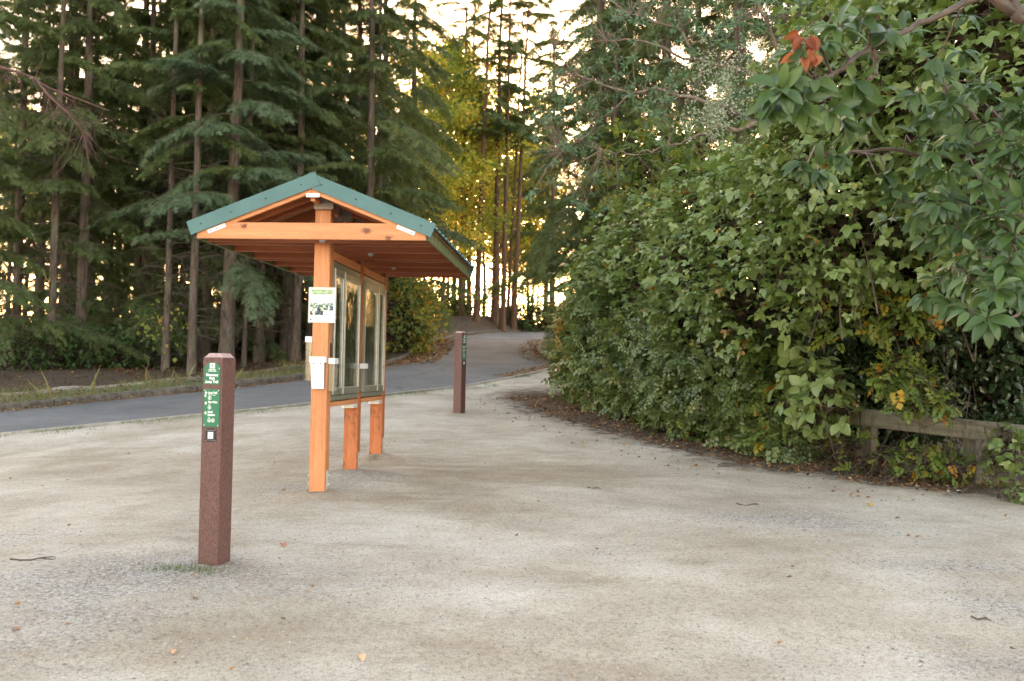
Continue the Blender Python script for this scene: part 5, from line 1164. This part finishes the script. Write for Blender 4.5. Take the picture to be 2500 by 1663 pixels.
for (px, py, Z) in ros:
    c = P(px, py, Z); k = int(np.argmin(np.linalg.norm(LQ - c - np.array([0, 0, .06]), axis=1))); a = LQ[k]
    ax = unit(unit(c - a) * .8 + np.array([-.1, -.35, .35]) + rm.normal(0, .25, 3))
    m_ = (a + c) / 2 + np.array([0, 0, .04]) - ax * .03 + rm.normal(0, .02, 3); twA.tube(np.array([a, m_, c - ax * .05, c]) - mb, [.006, .005, .004, .003], 5)
    big += rosette_leaves(c, ax, int(rm.integers(8, 12)), .110, rm)
link('twigs', twA.mesh('twigs'), M['madbark'], mad)['kind'] = 'stuff'
order = sorted(range(len(big)), key=lambda i: np.linalg.norm(big[i][0] - C0))
for i in order[:300]: put_leaf(mleaf_me[int(rm.integers(4))], 'leaf', mad, mb, *big[i])
rest = [big[i] for i in order[300:]]
for _ in range(60):
    c = P(rm.uniform(2230, 2540), rm.uniform(200, 740), rm.uniform(4.7, 5.8)); rest += rosette_leaves(c, unit(np.array([-.2, -.4, .5]) + rm.normal(0, .3, 3)), 9, .105, rm)
# leaves of the crown beyond the frame and behind the big sprays
for _ in range(70):
    c = P(rm.uniform(2150, 2900), rm.uniform(-500, 620), rm.uniform(5.0, 6.3)); rest += rosette_leaves(c, unit(np.array([-.2, -.3, .6]) + rm.normal(0, .3, 3)), 8, .11, rm)
V, F, T = scatter(MLT, MLF, *[np.array([q[k] for q in rest]) for k in range(4)], np.clip(rm.normal(.45, .25, len(rest)), 0, 1))
link('foliage', np_mesh('foliage', V - mb, F, {'tint': ('FACE', T)}, True), M['madrone'], mad)['kind'] = 'stuff'
# withered orange leaf cluster
dme = []
for k in range(3):
    T = MLT.copy(); T[:, 0] *= 1.15; T[:, 2] += [.35, -.3, .5][k] * T[:, 1] * (T[:, 1] - .6) + [1.2, .9, 1.5][k] * np.abs(T[:, 0]); me = np_mesh('dead_leaf', T, MLF, {'tint': ('FACE', np.full(len(MLF), [.3, .55, .85][k]))}, True); me.materials.append(M['deadleaf']); dme.append(me)
for i in range(17):
    px, py = 1968 + rm.normal(0, 15), 96 + 40 * (i % 3) / 2 + rm.normal(0, 8); d = np.array([rm.normal(0, .35), rm.normal(0, .3) - .2, -1 + (.6 if i % 4 == 0 else 0)]); nn = np.array([rm.normal(0, .5), -1, rm.normal(0, .3)])
    o = put_leaf(dme[i % 3], 'dead_leaf', mad, mb, P(px, py, 3.78 + rm.uniform(-.03, .05)), d, nn, rm.uniform(.055, .082))
    if i == 0: o['label'] = 'withered orange leaf in the dead cluster'
# farther madrone spreading over the hedge
m2 = onground(P(1990, 900, 15.5)); mad2 = empty('madrone_tree', m2); tag(mad2, 'spreading madrone with pale tan limbs above the left of the hedge', 'tree')
def limb2(pts, r0, r1, mat='madbark_grey', name='branch'):
    pts = np.array(pts); d = np.r_[0, np.cumsum(np.linalg.norm(np.diff(pts, axis=0), axis=1))]; t = np.linspace(0, d[-1], len(pts) * 4)
    q = np.stack([np.interp(t, d, pts[:, k]) for k in range(3)], -1); q[1:-1] += rm.normal(0, .02, q[1:-1].shape)
    A = Acc(); A.tube(q - m2, np.linspace(r0, r1, len(q)), 7); link(name, A.mesh(name, True), M[mat], mad2); return q
tt = P(2010, 330, 15.3)
L2 = [limb2([m2 - [0, 0, .3], P(2000, 600, 15.4), tt], .17, .11, 'madbark', 'trunk'),
      limb2([tt, P(1920, 296, 14.6), P(1840, 302, 14.4), P(1775, 260, 14.4)], .075, .05, 'madbark'), limb2([P(1840, 302, 14.4), P(1800, 322, 14.3), P(1762, 312, 14.3), P(1650, 352, 14.6)], .045, .015),
      limb2([tt, P(1850, 180, 15.5), P(1700, 150, 15.8), P(1640, 125, 15.8), P(1545, 90, 16), P(1480, 100, 16.2)], .05, .012), limb2([P(1700, 150, 15.8), P(1660, 70, 15.8), P(1540, 35, 16)], .03, .01),
      limb2([P(1775, 260, 14.4), P(1600, 215, 15.2), P(1540, 230, 15.6), P(1420, 340, 16.2), P(1370, 370, 16.4)], .03, .008), limb2([P(1540, 230, 15.6), P(1400, 180, 16.4), P(1350, 120, 16.6)], .02, .007),
      limb2([tt, P(1900, 120, 15), P(1850, 0, 15), P(1800, -90, 15)], .06, .02), limb2([P(1650, 352, 14.6), P(1560, 375, 15), P(1470, 365, 15.4)], .014, .006)]
LQ2 = np.concatenate(L2); tw2 = Acc(); leaves2 = []
for (px, py, sx, sy, Z, n) in ((1390, 330, 45, 45, 16.4, 46), (1330, 360, 30, 35, 16.8, 22), (1360, 250, 25, 30, 16.6, 22), (1450, 230, 45, 40, 16.2, 40), (1420, 110, 45, 55, 16.6, 46), (1480, 50, 50, 40, 16.6, 34), (1560, 190, 50, 35, 15.8, 30), (1640, 240, 45, 35, 15.4, 32), (1700, 60, 80, 45, 16, 60), (1820, 60, 70, 50, 15.2, 56), (1950, 40, 80, 40, 14.8, 50), (1600, 20, 60, 40, 16.2, 36), (1750, 200, 60, 40, 15.4, 36), (1850, 220, 50, 50, 15, 30), (1620, 300, 40, 30, 15.2, 18), (1480, 470, 60, 40, 16, 14), (1440, 500, 30, 30, 16.2, 10), (1900, 350, 60, 50, 14.4, 26), (1800, 400, 50, 30, 14.6, 16)):
    for _ in range(n):
        c = P(rm.normal(px, sx), rm.normal(py, sy), Z + rm.normal(0, .35)); k = int(np.argmin(np.linalg.norm(LQ2 - c, axis=1))); a = LQ2[k]
        ax = unit(unit(c - a) * .5 + np.array([-.15, -.45, .75]) + rm.normal(0, .3, 3)); tw2.tube(np.array([a, (a + c) / 2 + rm.normal(0, .06, 3), c]) - m2, [.009, .006, .003], 3)
        leaves2 += rosette_leaves(c, ax, 10, .105, rm, .25)
link('twigs', tw2.mesh('twigs'), M['madbark_grey'], mad2)['kind'] = 'stuff'
T4, F4 = leaf_template(.17, .05, .2)
V, F, T = scatter(T4, F4, *[np.array([q[k] for q in leaves2]) for k in range(4)], np.clip(rm.normal(.5, .2, len(leaves2)), 0, .97))
link('crown', np_mesh('crown', V - m2, F, {'tint': ('FACE', T)}), M['madrone_far'], mad2)
n = 3800; lp = np.concatenate([P(1790, 180, 14.2) + np.stack([rm.normal(0, .36, n // 2), rm.normal(0, .15, n // 2), rm.normal(0, .22, n // 2)], -1), P(1730, 285, 14.0) + np.stack([rm.normal(0, .22, n // 2), rm.normal(0, .12, n // 2), rm.normal(0, .2, n // 2)], -1)])
lp = lp[fbm(lp[:, 0] * 1.0 + 9, lp[:, 2] + lp[:, 1], 5, 2, 77) > .5]
V, F, T = scatter(LT2, LF2, lp, rm.normal(0, 1, lp.shape), rm.normal(0, 1, lp.shape), .035, rm.random(len(lp))); link('lichen', np_mesh('lichen', V - m2, F, {'tint': ('FACE', T)}), M['lichen'], mad2)['kind'] = 'stuff'

# bare reddish branch reaching in at the left edge
bb = onground(P(-420, 1000, 15.5)); bare = empty('bare_tree', bb); tag(bare, 'bare branch with fine reddish twigs reaching in at the left edge', 'tree')
A = Acc(); A.tube(np.array([bb - [0, 0, .3], bb + [0, 0, 2.5], P(-330, 100, 15.4), P(-300, -200, 15.4)]) - bb, [.11, .09, .07, .05], 8); link('trunk', A.mesh('trunk', True), M['redtwig'], bare)
A = Acc()
mainb = np.array([P(-330, 120, 15.4), P(-120, 130, 15.2), P(0, 163, 15), P(70, 185, 14.9), P(120, 215, 14.9), P(200, 245, 14.8), P(265, 270, 14.8)]); A.tube(mainb - bb, np.linspace(.03, .006, 7), 6)
sec = np.array([P(85, 190, 14.9), P(120, 235, 14.7), P(165, 275, 14.6), P(215, 335, 14.5)]); A.tube(sec - bb, [.02, .016, .01, .004], 5)
for i in range(95):
    base_l = mainb if i % 2 else sec; t = rm.uniform(.15, 1) * (len(base_l) - 1); k = min(int(t), len(base_l) - 2); a = base_l[k] + (base_l[k + 1] - base_l[k]) * (t - k)
    d = unit(np.array([rm.normal(.1, .6), rm.normal(0, .5), rm.normal(-.7, .6)])); L = rm.uniform(.2, 1.1)
    A.tube(np.array([a, a + d * L * .5 + rm.normal(0, .05, 3), a + d * L + rm.normal(0, .1, 3)]) - bb, [.006, .004, .002], 3)
link('branch', A.mesh('branch'), M['redtwig'], bare)

# ------------------------------------------------------------------ small ground cover
def stones(n, region, smin, smax, seed, weight=None):
    r = np.random.default_rng(seed); x, y = region(r, n); 
    if weight is not None: k = r.random(len(x)) < weight(x, y); x, y = x[k], y[k]
    k = ~inside(x, y, road_poly); x, y = x[k], y[k]; n = len(x)
    O = np.array([[1, 0, 0], [-1, 0, 0], [0, 1, 0], [0, -1, 0], [0, 0, .7], [0, 0, -.7]], float); OF = np.array([[0, 2, 4], [2, 1, 4], [1, 3, 4], [3, 0, 4]])
    s = smin + (smax - smin) * r.random(n) ** 4
    V = O[None] * s[:, None, None] * r.uniform(.55, 1.3, (n, 6, 1)); th = r.uniform(0, 6.28, n); c, q = np.cos(th)[:, None], np.sin(th)[:, None]
    V = np.stack([V[..., 0] * c - V[..., 1] * q, V[..., 0] * q + V[..., 1] * c, V[..., 2]], -1) + np.stack([x, y, gz(x, y) + s * .15], -1)[:, None, :]
    return V.reshape(-1, 3), (OF[None] + (np.arange(n) * 6)[:, None, None]).reshape(-1, 3), np.repeat(r.random(n), 4)
def nearfan(r, n):
    y = 3.3 + 15 * r.random(n) ** 1.7; x = (r.random(n) * 1.16 - .58) * y; return x, y
def wgt(x, y): return .14 + .9 * np.clip(np.interp(gzattr(a_grav, x, y), [.15, .6], [0, 1]), 0, 1) + .35 * np.clip(gzattr(a_soil_shade, x, y), 0, 1)
def gzattr(a, x, y):
    i = np.clip(np.searchsorted(xs, x) - 1, 0, len(xs) - 1); j = np.clip(np.searchsorted(ys, y) - 1, 0, len(ys) - 1); return a[j, i]
V, F, T = stones(72000, nearfan, .0025, .011, 901, wgt)
tag(link('gravel', np_mesh('gravel', V, F, {'tint': ('FACE', T)}), M['stone']), 'small grey stones scattered over the dirt lot', kind='stuff')
def litter(x, y, size, seed, tm=.5, lift=.012):
    r = np.random.default_rng(seed); n = len(x); pos = np.stack([x, y, gz(x, y) + lift * r.random(n) + .004], -1)
    dr = r.normal(0, 1, (n, 3)); dr[:, 2] *= .25; nr = r.normal(0, .35, (n, 3)); nr[:, 2] += 1
    T = LT2.copy(); T[:, 2] *= 1.5
    return scatter(T, LF2, pos, dr, nr, size * r.uniform(.5, 1.3, n), np.clip(r.normal(tm, .25, n), 0, 1))
parts = []
r = np.random.default_rng(950)
def along(pl, n, lo, hi, rr_, power=1.0):
    q = resample(pl, .05); k = rr_.integers(2, len(q) - 2, n); t = unit(q[k + 1] - q[k - 1]); o = (lo + (hi - lo) * rr_.random(n) ** power)[:, None]; return (q[k] + np.stack([-t[:, 1], t[:, 0]], -1) * o).T
x, y = along(far_s, 14000, .03, -.45, r, 1.8); parts.append(litter(x, y, .055, 1, .72, .03))
fs2 = far_s[(far_s[:, 1] > 29) & (far_s[:, 1] < 45)]; x, y = along(fs2, 5200, .1, -1.15, r, 1.5); parts.append(litter(x, y, .09, 2, .62, .05))
fs3 = far_s[far_s[:, 1] > 26]; x, y = along(fs3, 5000, .2, 5.0, r, 1.0); parts.append(litter(x, y, .08, 3, .25, .03))
x, y = along(far_s[far_s[:, 1] < 30], 9000, .3, 7.0, r, 1.0); parts.append(litter(x, y, .06, 4, .3, .04))
ns2 = near_s[near_s[:, 1] > 24]; x, y = along(ns2, 1700, .0, .55, r, 2); parts.append(litter(x, y, .07, 5, .6, .03))
x, y = along(isl_s[:22], 2400, .0, .7, r, 2.2); parts.append(litter(x, y, .08, 6, .6, .04))
hs = hedge_pl[(hedge_pl[:, 1] > 6) & (hedge_pl[:, 1] < 24)]; hs = hs[np.argsort(hs[:, 1])]
x, y = along(hs, 3800, -.5, 1.25, r, 1.0); parts.append(litter(x, y, .045, 7, .4, .02))
x, y = along(hs, 420, .3, 2.2, r, 1.6); parts.append(litter(x, y, .045, 8, .65, .012))
x, y = nearfan(r, 130); parts.append(litter(x, y, .035, 9, .75, .01))
Vs, Fs, Ts, k = [], [], [], 0
for v, f, t in parts: Vs.append(v); Fs.append(f + k); Ts.append(t); k += len(v)
V = np.concatenate(Vs); F = np.concatenate(Fs); zr = np.maximum(V[:, 2], np.where(inside(V[:, 0], V[:, 1], road_poly), g(V[:, 0], V[:, 1]) + .016, -99)); V[:, 2] = zr
tag(link('leaf_litter', np_mesh('leaf_litter', V, F, {'tint': ('FACE', np.concatenate(Ts))}), M['litter']), 'dry brown leaves lying in the gutters and under the hedge', kind='stuff')
# grass
BL, BF = np.array([[-.03, 0, 0], [.03, 0, 0], [-.022, .5, .03], [.022, .5, .03], [0, 1, .16]]), np.array([[0, 1, 3], [0, 3, 2], [2, 3, 4]])
def blades(x, y, h, seed, tm, sd=.18):
    r = np.random.default_rng(seed); n = len(x); pos = np.stack([x, y, gz(x, y) - .005], -1); dr = r.normal(0, .45, (n, 3)); dr[:, 2] = 1; nr = r.normal(0, 1, (n, 3)); nr[:, 2] = 0
    return scatter(BL, BF, pos, dr, nr, h * r.uniform(.4, 1.3, n), np.clip(r.normal(tm, sd, n), 0, 1))
parts = []
x, y = along(near_s, 15000, -.12, -.75, r, 1.5); k = fbm(x, y, .9, 3, 33) > .53; parts.append(blades(x[k], y[k], .06, 11, .35))
x, y = along(far_s[far_s[:, 1] < 31], 17000, .22, 2.6, r, 1.1); k = fbm(x, y, 1.1, 3, 34) > .42; parts.append(blades(x[k], y[k], .13, 12, .66))
x, y = along(far_s[far_s[:, 1] < 31], 70, .5, 2.2, r, 1.0); parts.append(blades(x, y, .6, 13, .85))
x, y = along(isl_s[:40], 12000, -.2, -3.0, r, 1.0); parts.append(blades(x, y, .09, 14, .35))
x, y = along(hs, 900, .0, .5, r, 1.0); parts.append(blades(x, y, .12, 16, .5))
Vs, Fs, Ts, k = [], [], [], 0
for v, f, t in parts: Vs.append(v); Fs.append(f + k); Ts.append(t); k += len(v)
tag(link('grass', np_mesh('grass', np.concatenate(Vs), np.concatenate(Fs), {'tint': ('FACE', np.concatenate(Ts))}), M['grass']), 'dry and green grass along the road edges', kind='stuff')
tc = G(450, 1394); n = 460; x = tc[0] + r.normal(0, .12, n) * 1.3; y = tc[1] + r.normal(0, .06, n); v, f, t = blades(x, y, .042, 15, .35); tb = onground(tc)
tag(link('grass_tuft', np_mesh('grass_tuft', v - tb, f, {'tint': ('FACE', t)}), M['grass']), 'small flat tuft of green grass at the foot of near marker post', kind='stuff').location = Vector(tb)
# single leaves and twigs one can point to
for px, py, s, c, lb in ((2117, 1227, .075, (.50, .30, .03), 'yellow-brown leaf lying on the gravel before the hedge'), (2198, 1264, .05, (.26, .03, .03), 'small dark red leaf lying on the gravel at right'), (2250, 1314, .06, (.55, .26, .12), 'flat orange chip on the gravel below the red leaf'), (690, 1328, .07, (.40, .16, .10), 'reddish curled leaf on the dirt right of the near marker post'), (880, 1605, .06, (.60, .40, .22), 'pale tan leaf on the dirt in the lower middle'), (420, 1595, .05, (.62, .36, .20), 'orange-tan leaf on the dirt near the lower left'), (26, 1540, .05, (.55, .24, .12), 'orange leaf on the gravel at the lower left edge'), (2335, 1203, .07, (.6, .55, .48), 'pale dry leaf standing on the soil by the rail post')):
    q = G(px, py); mt = plain('fallen_leaf_skin', c, .7); o = link('fallen_leaf', np_mesh('fallen_leaf', MLT * np.array([1.5, 1, 1.8]), MLF, smooth=True), mt); o.location = Vector(onground(q, .012)); o.rotation_euler = (random.uniform(-.2, .3), random.uniform(-.3, .3), random.uniform(0, 6.28)); o.scale = (s, s, s); tag(o, lb, 'leaf', 'single fallen leaves on the dirt')
for px, py, L, a, lb in ((85, 1370, .28, .15, 'forked dry twig on the gravel left of the near marker post'), (1830, 1232, .2, -.35, 'curved grey twig on the dirt right of centre'), (2170, 1180, .34, .55, 'dark branched twig at the hedge foot'), (1785, 1138, .3, .1, 'grey stick on the dirt below the hedge middle'), (2400, 1522, .10, -.2, 'short dark twig near the lower right corner'), (1450, 1192, .12, .1, 'small dark twig on the pale dirt near the centre')):
    q = onground(G(px, py), .008); A = Acc(); t = np.linspace(-.5, .5, 6); pts = np.stack([t * L * math.cos(a), t * L * math.sin(a), .006 * np.sin(t * 9)], -1) + r.normal(0, .008, (6, 3)) * np.array([1, 1, .3]); A.tube(pts, np.linspace(.006, .003, 6), 5); A.tube([pts[3], pts[3] + [.2 * L, .12 * L, .004], pts[3] + [.32 * L, .1 * L, .002]], [.004, .003, .002], 4)
    o = link('twig', A.mesh('twig', True), M['twig']); o.location = Vector(q); tag(o, lb, 'twig', 'fallen twigs on the dirt')
